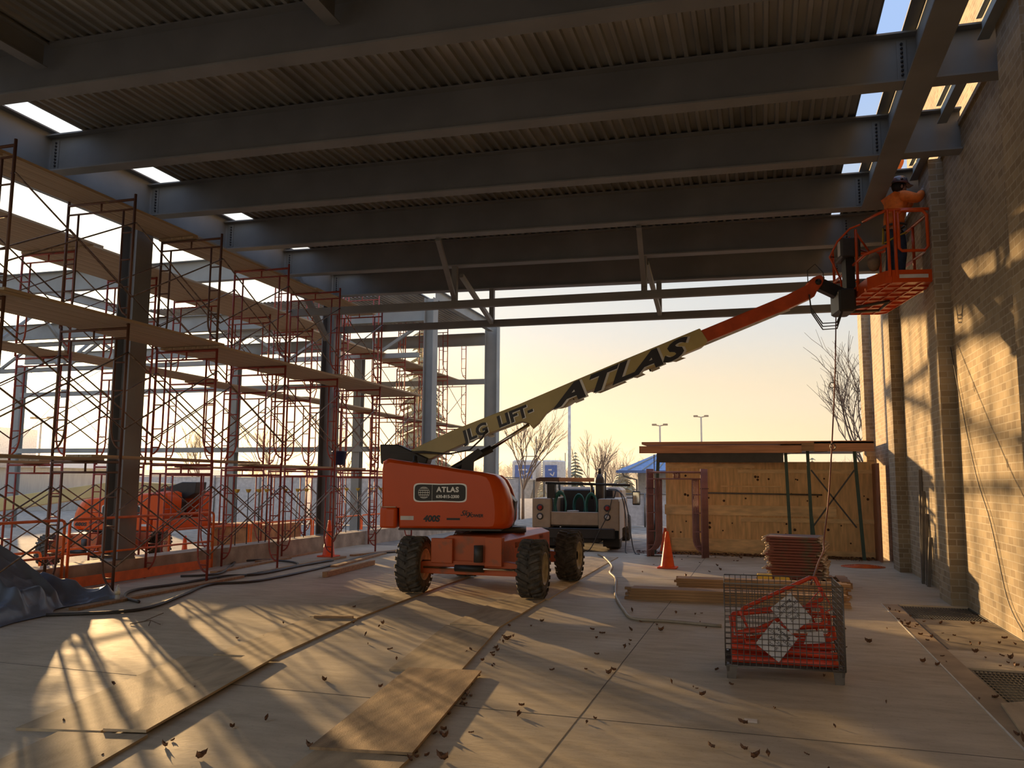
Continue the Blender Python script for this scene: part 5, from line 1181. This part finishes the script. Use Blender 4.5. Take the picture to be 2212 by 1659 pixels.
# hopper truck with blue panels
c = dpt(1150, 1040, 50); e = thing('hopper_truck', (c.x, c.y, -0.03), 'white mortar hopper pair with blue panels beyond the service truck', 'hopper')
for k, (dx, w_) in enumerate(((-0.55, 1.45), (1.15, 1.1))):
    x0, x1 = c.x + dx - w_ / 2, c.x + dx + w_ / 2
    b = MB(); b.bbox(x0, x1, c.y, c.y + 1.6, 1.75, 3.0, 0.08); h_ = b.build('hopper_body', M_WHITE, e)
    b = MB(); b.prism([(x0 + 0.02, 1.8), (x1 - 0.02, 1.8), (x1 - 0.35, 0.7), (x0 + 0.35, 0.7)], c.y + 0.1, c.y + 1.5); b.build('hopper_cone', mat('dusty white steel', (0.42, 0.37, 0.30), 0.7), h_)
    b = MB(); b.box(x0 + 0.18, x1 - 0.18, c.y - 0.02, c.y - 0.001, 1.9, 2.7); pn = b.build('blue_panel', mat('blue panel', (0.045, 0.12, 0.36), 0.5), h_)
    b = MB(); b.bar((x0 + 0.5, c.y - 0.03, 2.2), (x0 + 0.68, c.y - 0.03, 2.05), 0.02, 0.06); b.bar((x0 + 0.68, c.y - 0.03, 2.05), (x1 - 0.35, c.y - 0.03, 2.28), 0.02, 0.06); b.bar((x0 + 0.4, c.y - 0.03, 2.42), (x1 - 0.5, c.y - 0.03, 2.42), 0.02, 0.09); b.build('check_mark', M_WHITE, pn)
    for lx_ in (x0 + 0.1, x1 - 0.1): b = MB(); b.tube([(lx_, c.y + 0.1, -0.03), (lx_, c.y + 0.1, 1.8)], 0.05, 6); b.build('stand_leg', M_DKGREY, e)
b = MB(); b.tube([(c.x - 1.0, c.y + 0.8, 3.0), (c.x - 0.8, c.y + 0.8, 3.25), (c.x + 0.1, c.y + 0.8, 3.25), (c.x + 0.3, c.y + 0.8, 3.0)], 0.03, 6); b.build('top_rail', M_DKGREY, e)
# kiosk with blue metal roof
c = dpt(1425, 1040, 46); e = thing('kiosk', (c.x, c.y, -0.03), 'small building with a blue standing seam roof behind the stacked red frames', 'building')
b = MB(); b.box(c.x - 1.2, c.x + 3, c.y, c.y + 4, -0.03, 2.35); b.build('wall', mat('grey siding', (0.33, 0.31, 0.29), 0.7), e)
b = MB(); q = [(-2.2, -1.0, 2.35), (4, -1.0, 2.35), (4, 5, 2.35), (-2.2, 5, 2.35), (0.8, 2, 3.85)]
b.add([(c.x + x, c.y + y, z) for x, y, z in q], [(0, 1, 4), (1, 2, 4), (2, 3, 4), (3, 0, 4), (3, 2, 1, 0)], False); rf_ = b.build('hip_roof', mat('blue metal roof', (0.14, 0.24, 0.42), 0.4, 0.3), e)
b = MB(); b.box(c.x - 2.25, c.x + 4, c.y - 1.06, c.y - 1.0, 2.22, 2.36); b.build('gutter', mat('blue trim', (0.06, 0.12, 0.28), 0.4), e)
b = MB(); b.tube([(c.x - 1.9, c.y - 0.9, 2.25), (c.x - 1.9, c.y - 0.7, 2.05), (c.x - 1.25, c.y - 0.1, 1.85), (c.x - 1.25, c.y - 0.1, 0)], 0.05, 6); b.build('downspout', M_GALV, e)
for k in range(6):
    b = MB(); x = -1.6 + k * 0.8; t = 0.9; b.bar((c.x + x, c.y - 0.98, 2.39), (c.x + x + (0.8 - x) * t, c.y - 1 + 3 * t, 2.35 + 1.5 * t + 0.03), 0.04, 0.05); b.build('roof_seam', M_STEELL, rf_)
# chain-link fence with white screen
def screen(x0, x1, y, z0, z1, label, n):
    e = thing('screened_fence', ((x0 + x1) / 2, y, z0), label, 'fence', 'fences around the site')
    b = MB(); b.box(x0, x1, y, y + 0.01, z0 + 0.05, z1 - 0.05); b.build('screen_cloth', mat('white windscreen cloth', (0.50, 0.49, 0.48), 0.8), e)
    b = MB(); b.tube([(x0, y - 0.03, z1), (x1, y - 0.03, z1)], 0.03, 6); b.build('top_pipe', M_GALV, e)
    for i in range(n + 1):
        x = x0 + (x1 - x0) * i / n; b = MB(); b.tube([(x, y - 0.05, z0), (x, y - 0.05, z1 + 0.03)], 0.035, 6); b.build('fence_post', M_GALV, e)
screen(-8.2, -2.6, 33, -0.03, 1.25, 'white screened chain-link fence behind the truck and stacked frames', 3)
screen(-35, -23.5, 40, -0.65, 1.9, 'white screened fence beyond the second lift, left stretch', 4)
screen(-23.2, -11.6, 40, -0.65, 1.9, 'white screened fence beyond the capped rebars', 4)
# far buildings on the left
c = dpt(-60, 1040, 110); b = MB(); b.box(c.x - 22, c.x + 4, c.y, c.y + 6, -0.65, 8.4); o = b.build('warehouse', mat('pale wall cladding', (0.8, 0.78, 0.72), 0.8)); tag(o, 'large pale flat-roofed building far off at the left edge', 'building')
c = dpt(30, 1040, 62); e = thing('shed_building', (c.x, c.y, -0.65), 'low grey metal building at the left edge below the pale one', 'building')
b = MB(); b.box(c.x - 7, c.x + 3.4, c.y, c.y + 8, -0.65, 2.5); b.build('wall', mat('ribbed grey siding', (0.33, 0.32, 0.29), 0.6, 0, 0.1, 3, stretch=(8, 1, 0.3)), e)
b = MB(); b.prism([(c.x - 7.3, 2.5), (c.x + 3.7, 2.5), (c.x - 1.8, 3.4)], c.y - 0.3, c.y + 8.3); b.build('gable', mat('grey metal roof', (0.28, 0.27, 0.26), 0.5), e)
c = dpt(290, 1040, 130); b = MB(); b.box(c.x - 12, c.x + 14, c.y, c.y + 6, -0.65, 3.2); o = b.build('warehouse', mat('pale wall cladding', (0.8, 0.78, 0.72), 0.8)); tag(o, 'long low pale building far off between the left columns', 'building')
c = dpt(520, 1168, 23.5); e = thing('skip_container', (c.x, c.y, -0.65), 'rusty tan steel container outside the curb behind the rebars', 'container')
b = MB(); b.box(c.x - 1.0, c.x + 0.6, c.y, c.y + 2.2, -0.65, 0.42); b.build('container_body', mat('rusty tan steel', (0.38, 0.18, 0.07), 0.7, 0, 0.25, 4), e)
b = MB(); b.box(c.x - 1.03, c.x + 0.63, c.y - 0.03, c.y, 0.36, 0.46); b.build('container_lip', M_ORD, e)
# ---------------------------------------------------------------- people
def skin(vr, edges, mt, name, parent, T, base, root=0, sub=2):
    """grows a continuous surface over a jointed skeleton; vr is a list of (x, y, z, radius)"""
    me = bpy.data.meshes.new(name); me.from_pydata([v[:3] for v in vr], edges, []); me.update()
    ob = bpy.data.objects.new(name, me); COL.objects.link(ob)
    md = ob.modifiers.new('skin', 'SKIN'); md.use_smooth_shade = True; md.branch_smoothing = 0.6
    if not me.skin_vertices: me.attributes  # layer comes with the modifier
    for i, v in enumerate(vr):
        sv = me.skin_vertices[0].data[i]; rr = v[3] if isinstance(v[3], tuple) else (v[3], v[3]); sv.radius = rr; sv.use_root = (i == root)
    sb = ob.modifiers.new('smooth', 'SUBSURF'); sb.levels = sub; sb.render_levels = sub
    dg = bpy.context.evaluated_depsgraph_get(); dg.update()
    m2 = bpy.data.meshes.new_from_object(ob.evaluated_get(dg))
    vs_ = [v.co.copy() for v in m2.vertices]; fs = [tuple(p.vertices) for p in m2.polygons]
    bpy.data.objects.remove(ob, do_unlink=True)
    b = MB(T); b.add(vs_, fs, True); o = b.build(name, mt, parent, base=base); BASE[o.name] = Vector(base); return o
M_SKIN = mat('skin', (0.42, 0.22, 0.14), 0.55, 0, 0.06)
M_JACK = mat('orange work jacket', (0.72, 0.17, 0.02), 0.75, 0, 0.12, 12, 0.5, 14)
M_JEAN = mat('dark blue jeans', (0.025, 0.040, 0.075), 0.8, 0, 0.2, 10, 0.4, 16)
M_BOOT = mat('brown work boots', (0.09, 0.05, 0.03), 0.7)
M_GLOVE = mat('pale work gloves', (0.30, 0.27, 0.24), 0.8)
M_HAT = mat('mauve hard hat shell', (0.20, 0.09, 0.09), 0.3, 0, 0.3, 10, c2=(0.07, 0.06, 0.07), thr=0.52)
M_HARN = mat('yellow harness webbing', (0.45, 0.33, 0.03), 0.7)
M_HAIR = mat('dark hair', (0.02, 0.014, 0.01), 0.8)
def hand(S, A, wrist, dirv, side, curl, grip=None):
    """adds palm, four fingers and a thumb to a skeleton list S with edges A, starting at vertex index wrist"""
    w0 = Vector(S[wrist][:3]); d = Vector(dirv).normalized(); sd_ = Vector(side).normalized(); nn = d.cross(sd_)
    p = w0 + d * 0.05; S.append((*p, (0.036, 0.020))); pi = len(S) - 1; A.append((wrist, pi))
    for k, ln in enumerate((0.066, 0.074, 0.070, 0.056)):
        o = p + sd_ * (0.030 - 0.020 * k) + d * 0.035; S.append((*o, 0.0105)); a = len(S) - 1; A.append((pi, a))
        c1 = o + d * ln * 0.55 - nn * ln * 0.25 * curl; S.append((*c1, 0.009)); A.append((a, a + 1))
        c2 = c1 + d * ln * 0.25 * (1 - 0.6 * curl) - nn * ln * 0.5 * curl; S.append((*c2, 0.008)); A.append((a + 1, a + 2))
    t0 = p + sd_ * 0.040 - d * 0.015; S.append((*t0, 0.012)); a = len(S) - 1; A.append((pi, a))
    t1 = t0 + sd_ * 0.022 + d * 0.030 - nn * 0.012; S.append((*t1, 0.0095)); A.append((a, a + 1))
def person(loc, face, pose, label, cloth):
    loc = Vector(loc); T = Matrix.Translation(loc) @ Matrix.Rotation(face, 4, 'Z')      # x is forward, y to the left
    e = thing('person', loc, label, 'person')
    J = pose
    S = []; A = []; ix = {}
    def add(n_, r_, par=None):
        S.append((*J[n_], r_)); ix[n_] = len(S) - 1
        if par: A.append((ix[par], ix[n_]))
    add('pelvis', (0.095, 0.085)); add('waist', (0.10, 0.085), 'pelvis'); add('chest', (0.150, 0.105), 'waist'); add('upper', (0.10, 0.065), 'chest'); add('neck', 0.052, 'upper'); add('headb', 0.068, 'neck'); add('headm', (0.082, 0.095), 'headb'); add('headt', 0.07, 'headm')
    for s_ in 'lr':
        add('hip' + s_, 0.068, 'pelvis'); add('knee' + s_, 0.056, 'hip' + s_); add('calf' + s_, 0.052, 'knee' + s_); add('ankle' + s_, 0.037, 'calf' + s_); add('toe' + s_, (0.042, 0.028), 'ankle' + s_)
        add('sho' + s_, 0.058, 'upper'); add('elb' + s_, 0.041, 'sho' + s_); add('wri' + s_, 0.027, 'elb' + s_)
        we = Vector(J['wri' + s_]); d = (we - Vector(J['elb' + s_])).normalized()
        side = d.cross(Vector((1, 0, 0))) if abs(d.x) < 0.8 else d.cross(Vector((0, 0, 1)))
        hand(S, A, ix['wri' + s_], d, side * (1 if s_ == 'l' else -1), 0.7)
    body = skin(S, A, M_SKIN, 'body', e, T, loc)
    def sub(names, mt, nm, k=1.0, ad_=0.0):
        S2 = []; A2 = []; im = {}
        for n_, r_, par in names:
            S2.append((*(J[n_] if isinstance(n_, str) else n_), (r_[0] * 1.12, r_[1] * 1.12) if isinstance(r_, tuple) else r_ * 1.12)); im[n_] = len(S2) - 1
            if par is not None: A2.append((im[par], im[n_]))
        return skin(S2, A2, mt, nm, e, T, loc)
    def lp(a, b_, t): return tuple(Vector(J[a]).lerp(Vector(J[b_]), t))
    sub([('chest', (0.190, 0.135), None), ('waist', (0.170, 0.130), 'chest'), (lp('waist', 'pelvis', 0.95), (0.178, 0.148), 'waist'), ('upper', (0.150, 0.110), 'chest'), (lp('upper', 'neck', 0.7), (0.10, 0.085), 'upper')], M_JACK, 'jacket')
    for s_ in 'lr':
        m1 = lp('sho' + s_, 'elb' + s_, 0.5); m2 = lp('elb' + s_, 'wri' + s_, 0.5); m3 = lp('elb' + s_, 'wri' + s_, 0.92); m0 = lp('sho' + s_, 'upper', 0.35)
        sub([(m0, 0.080, None), ('sho' + s_, 0.090, m0), (m1, 0.078, 'sho' + s_), ('elb' + s_, 0.074, m1), (m2, 0.062, 'elb' + s_), (m3, 0.048, m2)], M_JACK, 'sleeve')
    sub([('pelvis', (0.150, 0.130), None), (lp('pelvis', 'waist', 0.5), (0.135, 0.11), 'pelvis')] + [x for s_ in 'lr' for x in [('hip' + s_, 0.108, 'pelvis'), (lp('hip' + s_, 'knee' + s_, 0.5), 0.100, 'hip' + s_), ('knee' + s_, 0.088, lp('hip' + s_, 'knee' + s_, 0.5)), ('calf' + s_, 0.084, 'knee' + s_), (lp('calf' + s_, 'ankle' + s_, 0.9), 0.074, 'calf' + s_)]], M_JEAN, 'trousers')
    for s_ in 'lr':
        a = Vector(J['ankle' + s_]); t = Vector(J['toe' + s_])
        skin([(*(a + Vector((0, 0, 0.05))), 0.055), (*a, 0.055), (*(a.lerp(t, 0.5) + Vector((0, 0, 0.0))), (0.052, 0.04)), (*t, (0.048, 0.035))], [(0, 1), (1, 2), (2, 3)], M_BOOT, 'boot', e, T, loc)
        S3 = [(*lp('elb' + s_, 'wri' + s_, 0.86), 0.036), (*J['wri' + s_], 0.034)]; A3 = [(0, 1)]
        d = (Vector(J['wri' + s_]) - Vector(J['elb' + s_])).normalized(); side = d.cross(Vector((1, 0, 0))) if abs(d.x) < 0.8 else d.cross(Vector((0, 0, 1)))
        hand(S3, A3, 1, d, side * (1 if s_ == 'l' else -1), 0.7)
        S3 = [(x, y, z, (r_[0] * 1.15, r_[1] * 1.2) if isinstance(r_, tuple) else r_ * 1.15) for x, y, z, r_ in S3]
        skin(S3, A3, M_GLOVE, 'glove', e, T, loc)
    # head parts
    hm = Vector(J['headm']); up = (Vector(J['headt']) - Vector(J['headb'])).normalized(); fw = Vector((1, 0, 0)); fw = (fw - up * fw.dot(up)).normalized(); lf = up.cross(fw)
    TH = T @ Matrix(((fw.x, lf.x, up.x, hm.x), (fw.y, lf.y, up.y, hm.y), (fw.z, lf.z, up.z, hm.z), (0, 0, 0, 1)))
    def hp(b, nm, mt, par=None): o = b.build(nm, mt, par or e, base=loc); BASE[o.name] = loc; return o
    b = MB(TH); b.sphere((-0.018, 0, 0.0), (0.098, 0.088, 0.115), 16, 10); hp(b, 'hair', M_HAIR)
    b = MB(TH); b.sphere((0.022, 0, -0.012), (0.082, 0.070, 0.105), 16, 10); b.sphere((0.105, 0, -0.025), (0.016, 0.013, 0.022), 8, 6)
    b.sphere((0.0, 0.083, -0.02), (0.02, 0.01, 0.03), 8, 6); b.sphere((0.0, -0.083, -0.02), (0.02, 0.01, 0.03), 8, 6); hp(b, 'face', M_SKIN)
    for sy in (-1, 1): b = MB(TH); b.sphere((0.095, sy * 0.030, 0.005), (0.010, 0.012, 0.008), 8, 6); hp(b, 'eye', M_HAIR)
    b = MB(TH); b.sphere((0.098, 0, -0.062), (0.006, 0.022, 0.006), 8, 6); hp(b, 'mouth', mat('lips', (0.25, 0.08, 0.06), 0.5))
    if cloth.get('hat', True):
        b = MB(TH)
        prof = [(0.128, 0.035), (0.126, 0.07), (0.112, 0.115), (0.082, 0.148), (0.04, 0.163), (0.0, 0.166)]
        b.lathe(prof, 24); b.lathe([(0.118, 0.034), (0.150, 0.030), (0.150, 0.036), (0.126, 0.045)], 24); h_ = hp(b, 'hard_hat', M_HAT)
        b = MB(TH); b.prism([(0.10, 0.03), (0.19, 0.022), (0.19, 0.03), (0.11, 0.045)], -0.07, 0.07); b.lathe([(0.0, 0.0005), (0.022, 0.0)], 12, 'y', (-0.03, -0.127, 0.08)); hp(b, 'hat_peak', M_HAT, h_)
        b = MB(TH); b.lathe([(0.0, -0.004), (0.026, -0.002), (0.026, 0)], 14, 'y', (-0.02, -0.116, 0.085)); hp(b, 'sticker', M_WHITE, h_)
    if cloth.get('harness', True):
        pv = Vector(J['waist']); 
        b = MB(T); n = 20
        def ring(c, rx_, ry_, tilt=0): return [Vector(c) + Vector((rx_ * math.cos(2 * math.pi * k / n), ry_ * math.sin(2 * math.pi * k / n), tilt * math.cos(2 * math.pi * k / n))) for k in range(n)]
        b.tube(ring(lp('waist', 'pelvis', 0.75), 0.158, 0.185), 0.018, 6, closed=True); hp(b, 'tool_belt', M_DKGREY)
        for s_ in 'lr':
            b = MB(T); b.tube(ring(lp('hip' + s_, 'knee' + s_, 0.22), 0.112, 0.112, 0.05), 0.013, 6, closed=True); hp(b, 'leg_strap', M_HARN)
        b = MB(T); q = Vector(J['waist']); b.tube([q + Vector((-0.15, 0.05, -0.1)), q + Vector((-0.17, 0.02, -0.22)), q + Vector((-0.15, 0.08, -0.36))], 0.014, 6); hp(b, 'lanyard', M_HARN)
    return e
z0 = 0.045
stand = dict(pelvis=(0, 0, 0.88), waist=(0.0, 0, 1.02), chest=(0.03, 0, 1.20), upper=(0.06, 0, 1.36), neck=(0.085, 0, 1.43), headb=(0.10, 0, 1.48), headm=(0.11, 0, 1.56), headt=(0.115, 0, 1.62),
             hipl=(0, 0.095, 0.82), hipr=(0, -0.095, 0.82), kneel=(0.03, 0.13, 0.46), kneer=(0.02, -0.12, 0.46), calfl=(0.0, 0.135, 0.34), calfr=(-0.01, -0.13, 0.34), anklel=(-0.02, 0.14, 0.085), ankler=(-0.03, -0.14, 0.085), toel=(0.12, 0.16, 0.045), toer=(0.11, -0.16, 0.045),
             shol=(0.06, 0.19, 1.35), shor=(0.06, -0.19, 1.35), elbl=(0.26, 0.26, 1.24), elbr=(0.24, -0.30, 1.27), wril=(0.42, 0.14, 1.42), wrir=(0.38, -0.16, 1.44))
person((2.03, 13.62, ZP + z0), R(20), stand, 'worker in orange jacket and hard hat reaching to the wall from the lift platform', {})
kneel_ = dict(pelvis=(0, 0, 0.40), waist=(0.10, 0, 0.50), chest=(0.26, 0, 0.60), upper=(0.40, 0, 0.66), neck=(0.47, 0, 0.68), headb=(0.52, 0, 0.69), headm=(0.59, 0, 0.69), headt=(0.65, 0, 0.70),
              hipl=(0.02, 0.10, 0.36), hipr=(0.02, -0.10, 0.36), kneel=(0.22, 0.16, 0.09), kneer=(0.22, -0.16, 0.09), calfl=(0.08, 0.15, 0.07), calfr=(0.08, -0.15, 0.07), anklel=(-0.16, 0.14, 0.07), ankler=(-0.16, -0.14, 0.07), toel=(-0.27, 0.14, 0.05), toer=(-0.27, -0.14, 0.05),
              shol=(0.38, 0.19, 0.64), shor=(0.38, -0.19, 0.64), elbl=(0.48, 0.26, 0.36), elbr=(0.48, -0.24, 0.36), wril=(0.56, 0.18, 0.14), wrir=(0.56, -0.18, 0.14))
person((2.2, 15.5, 6.80), R(-100), kneel_, 'worker in orange jacket kneeling on the roof steel, seen through the gap', {'harness': False})
# things in the lift platform
def pf_thing(nm, b, mt, label, cat): o = b.build(nm, mt); return tag(o, label, cat)
b = MB(TP); b.bbox(-0.28, 0.06, 1.2, 1.65, 0.045, 0.36, 0.02); pf_thing('tool_box', b, mat('dark purple plastic', (0.06, 0.03, 0.04), 0.5), 'dark tool box on the lift platform floor', 'box')
b = MB(TP)
for k in range(5): b.tube([(-0.26 + 0.06 * k, 1.1, 0.40), (-0.24 + 0.06 * k, 1.15, 0.47)], 0.02, 6)
b = MB(TP); b.sphere((-0.20, 0.85, 0.55), (0.10, 0.12, 0.16), 10, 8); pf_thing('canvas_bag', b, mat('tan canvas', (0.30, 0.20, 0.12), 0.9), 'tan canvas bag hanging on the lift platform rail', 'bag')

from mathutils import noise as mnoise
# ---------------------------------------------------------------- tarpaulin heap
tc_ = Vector((-9.45, 8.1, 0))
TPOLY = cat_rom([(-10.04, 6.6), (-9.2, 6.45), (-8.5, 6.7), (-8.25, 7.3), (-8.42, 7.9), (-8.52, 8.5), (-8.78, 8.85), (-8.80, 9.25), (-8.62, 9.62), (-8.70, 9.95), (-9.1, 10.05), (-9.5, 9.75), (-9.9, 9.6), (-10.05, 8.8), (-10.06, 7.6)], 16)
def ridge(x, y, ax, ay, bx, by, w_, h_):
    dx, dy = bx - ax, by - ay; t = max(0, min(1, ((x - ax) * dx + (y - ay) * dy) / (dx * dx + dy * dy)))
    return h_ * math.exp(-(((x - ax - dx * t) ** 2 + (y - ay - dy * t) ** 2) / (w_ * w_)))
def tarp(u, v):
    k = u * len(TPOLY); i = int(k) % len(TPOLY); f = k - int(k); p0, p1 = TPOLY[i], TPOLY[(i + 1) % len(TPOLY)]
    bx, by = p0[0] + (p1[0] - p0[0]) * f, p0[1] + (p1[1] - p0[1]) * f
    x = tc_.x + (bx - tc_.x) * v; y = tc_.y + (by - tc_.y) * v
    q = Vector((x, y, 0.3))
    wx = x + 0.10 * mnoise.noise(q * 2.0); wy = y + 0.10 * mnoise.noise(q * 2.0 + Vector((7, 3, 0)))
    r2 = ((wx + 9.6) / 0.98) ** 2 + ((wy - 8.15) / 1.32) ** 2
    z = 0.90 * max(0.0, 1 - r2 ** 0.62)
    z += ridge(wx, wy, -8.75, 8.55, -8.5, 7.2, 0.11, 0.17) + ridge(wx, wy, -9.4, 9.35, -8.8, 9.8, 0.20, 0.14)
    z += ridge(wx, wy, -9.5, 8.5, -8.85, 9.0, 0.07, 0.13) + ridge(wx, wy, -9.4, 7.9, -8.6, 8.15, 0.07, 0.11) + ridge(wx, wy, -9.9, 9.0, -9.2, 9.5, 0.08, 0.10)
    e1 = (1 - abs(mnoise.noise(Vector((x * 1.3 + y * 0.6, y * 0.9, 0.5))))) ** 8; e2 = (1 - abs(mnoise.noise(Vector((x * 4.3, y * 3.7, 2.5))))) ** 7; e3 = (1 - abs(mnoise.noise(Vector((x * 9, y * 8, 4.5))))) ** 5
    z += 0.07 * e1 + 0.022 * e2 + 0.006 * e3
    return Vector((x, y, 0.01 + z * min(1.0, (1.0 - v) * 9 + 0.05)))
b = MB(); b.grid(300, 90, tarp); o = b.build('tarpaulin', M_TARP); tag(o, 'rumpled blue grey tarpaulin heaped over something at the left edge', 'tarpaulin')
# ---------------------------------------------------------------- dry leaves
lv = []
for s_ in range(4):
    g = random.Random(100 + s_); b = MB(); n = 6
    def f(u, v):
        w_ = math.sin(math.pi * min(max(u, 0.02), 0.98)) ** 0.8 * (0.020 + 0.004 * math.sin(9 * u + s_))
        x = (u - 0.5) * 0.085; y = (v - 0.5) * 2 * w_; z = 0.004 + 0.016 * abs(v - 0.5) * 2 * (1 + 0.5 * s_ % 2) + 0.012 * (u - 0.4) ** 2 * 4 * (s_ + 1) * 0.5 + 0.003 * math.sin(17 * u + 5 * v + s_)
        return Vector((x, y, z))
    b.grid(9, 4, f); o = b.build('dry_leaf', M_LEAF, base=(0, 0, 0)); lv.append(o)
g = random.Random(21); cnt = 0
def put_leaf(x, y, z=0.0):
    global cnt
    s_ = g.randrange(4)
    if cnt < 4: c = lv[cnt]
    else: c = lv[s_].copy(); COL.objects.link(c)
    k = g.uniform(0.35, 0.85); c.location = (x, y, z + 0.001); c.rotation_euler = (g.uniform(-0.25, 0.25), g.uniform(-0.25, 0.25), g.uniform(0, 6.28)); c.scale = (k, k * g.uniform(0.6, 1.1), k)
    tag(c, 'small curled dry brown leaf lying on the dusty concrete floor', 'leaf', 'dry leaves on the floor'); cnt += 1
for i in range(80): put_leaf(g.uniform(-2.0, 1.7), g.uniform(3.2, 11.5))
for i in range(40): put_leaf(g.uniform(-5.5, -2.6), g.uniform(3.5, 10.5))
for i in range(38): t = g.random(); put_leaf(-2.05 - 0.75 * t + g.uniform(-0.04, 0.10), 4.8 + 4.4 * t)
for i in range(30): t = g.random(); put_leaf(1.64 + g.uniform(-0.1, 0.12), 5.6 + 7 * t)
for i in range(34): put_leaf(g.uniform(-2.3, 2.0), g.uniform(12.5, 20.0))
for i in range(30): put_leaf(g.uniform(1.8, 2.62), g.uniform(8.9, 9.7) if i % 2 else g.uniform(9.85, 11.9), 0.0 if i % 2 else -0.01)
for i in range(28): put_leaf(g.uniform(-1.8, 2.1), g.uniform(19.6, 20.3))
b = MB(); g = random.Random(8)
for i in range(1500):
    x = g.uniform(-3.0, 2.35); y = 20.85 - abs(g.gauss(0, 0.28)); y = max(19.6, y); s_ = g.uniform(0.015, 0.045); a = g.uniform(0, 6.28); c = Vector((x, y, g.uniform(0.004, 0.04))); u = Vector((math.cos(a), math.sin(a), g.uniform(-.4, .4))) * s_; v = Vector((-math.sin(a), math.cos(a), g.uniform(-.6, .6))) * s_ * 0.6
    b.add([c - u, c - v, c + u, c + v], [(0, 1, 2, 3)], False)
o = b.build('leaf_litter', M_LEAF); tag(o, 'strip of brown leaf litter along the foot of the plywood shed', 'leaf litter', None, 'stuff')
e = thing('dead_twig', (-6.9, 8.35, 0), 'small dry branched twig on the floor before the tarpaulin', 'twig')
b = MB(); b.tube([(-7.1, 8.25, 0.01), (-6.9, 8.35, 0.05), (-6.72, 8.3, 0.02)], 0.006, 5); b.tube([(-6.98, 8.3, 0.03), (-6.9, 8.48, 0.09), (-6.86, 8.52, 0.11)], 0.005, 5); b.tube([(-6.9, 8.35, 0.04), (-6.78, 8.18, 0.02)], 0.005, 5); b.build('twig_stems', M_BARK, e)
# ---------------------------------------------------------------- morning mist outside
b = MB(); b.box(-380, 380, 36, 420, -0.64, 16)
mm = bpy.data.materials.new('morning mist'); mm.use_nodes = True; t = mm.node_tree; t.nodes.clear()
sc_ = t.nodes.new('ShaderNodeVolumeScatter'); sc_.inputs['Color'].default_value = (1.0, 0.93, 0.78, 1); sc_.inputs['Density'].default_value = 0.0022; sc_.inputs['Anisotropy'].default_value = 0.55
ou = t.nodes.new('ShaderNodeOutputMaterial'); t.links.new(sc_.outputs[0], ou.inputs['Volume'])
o = b.build('mist', mm); tag(o, 'thin golden morning mist over the ground beyond the site', 'mist', None, 'stuff')
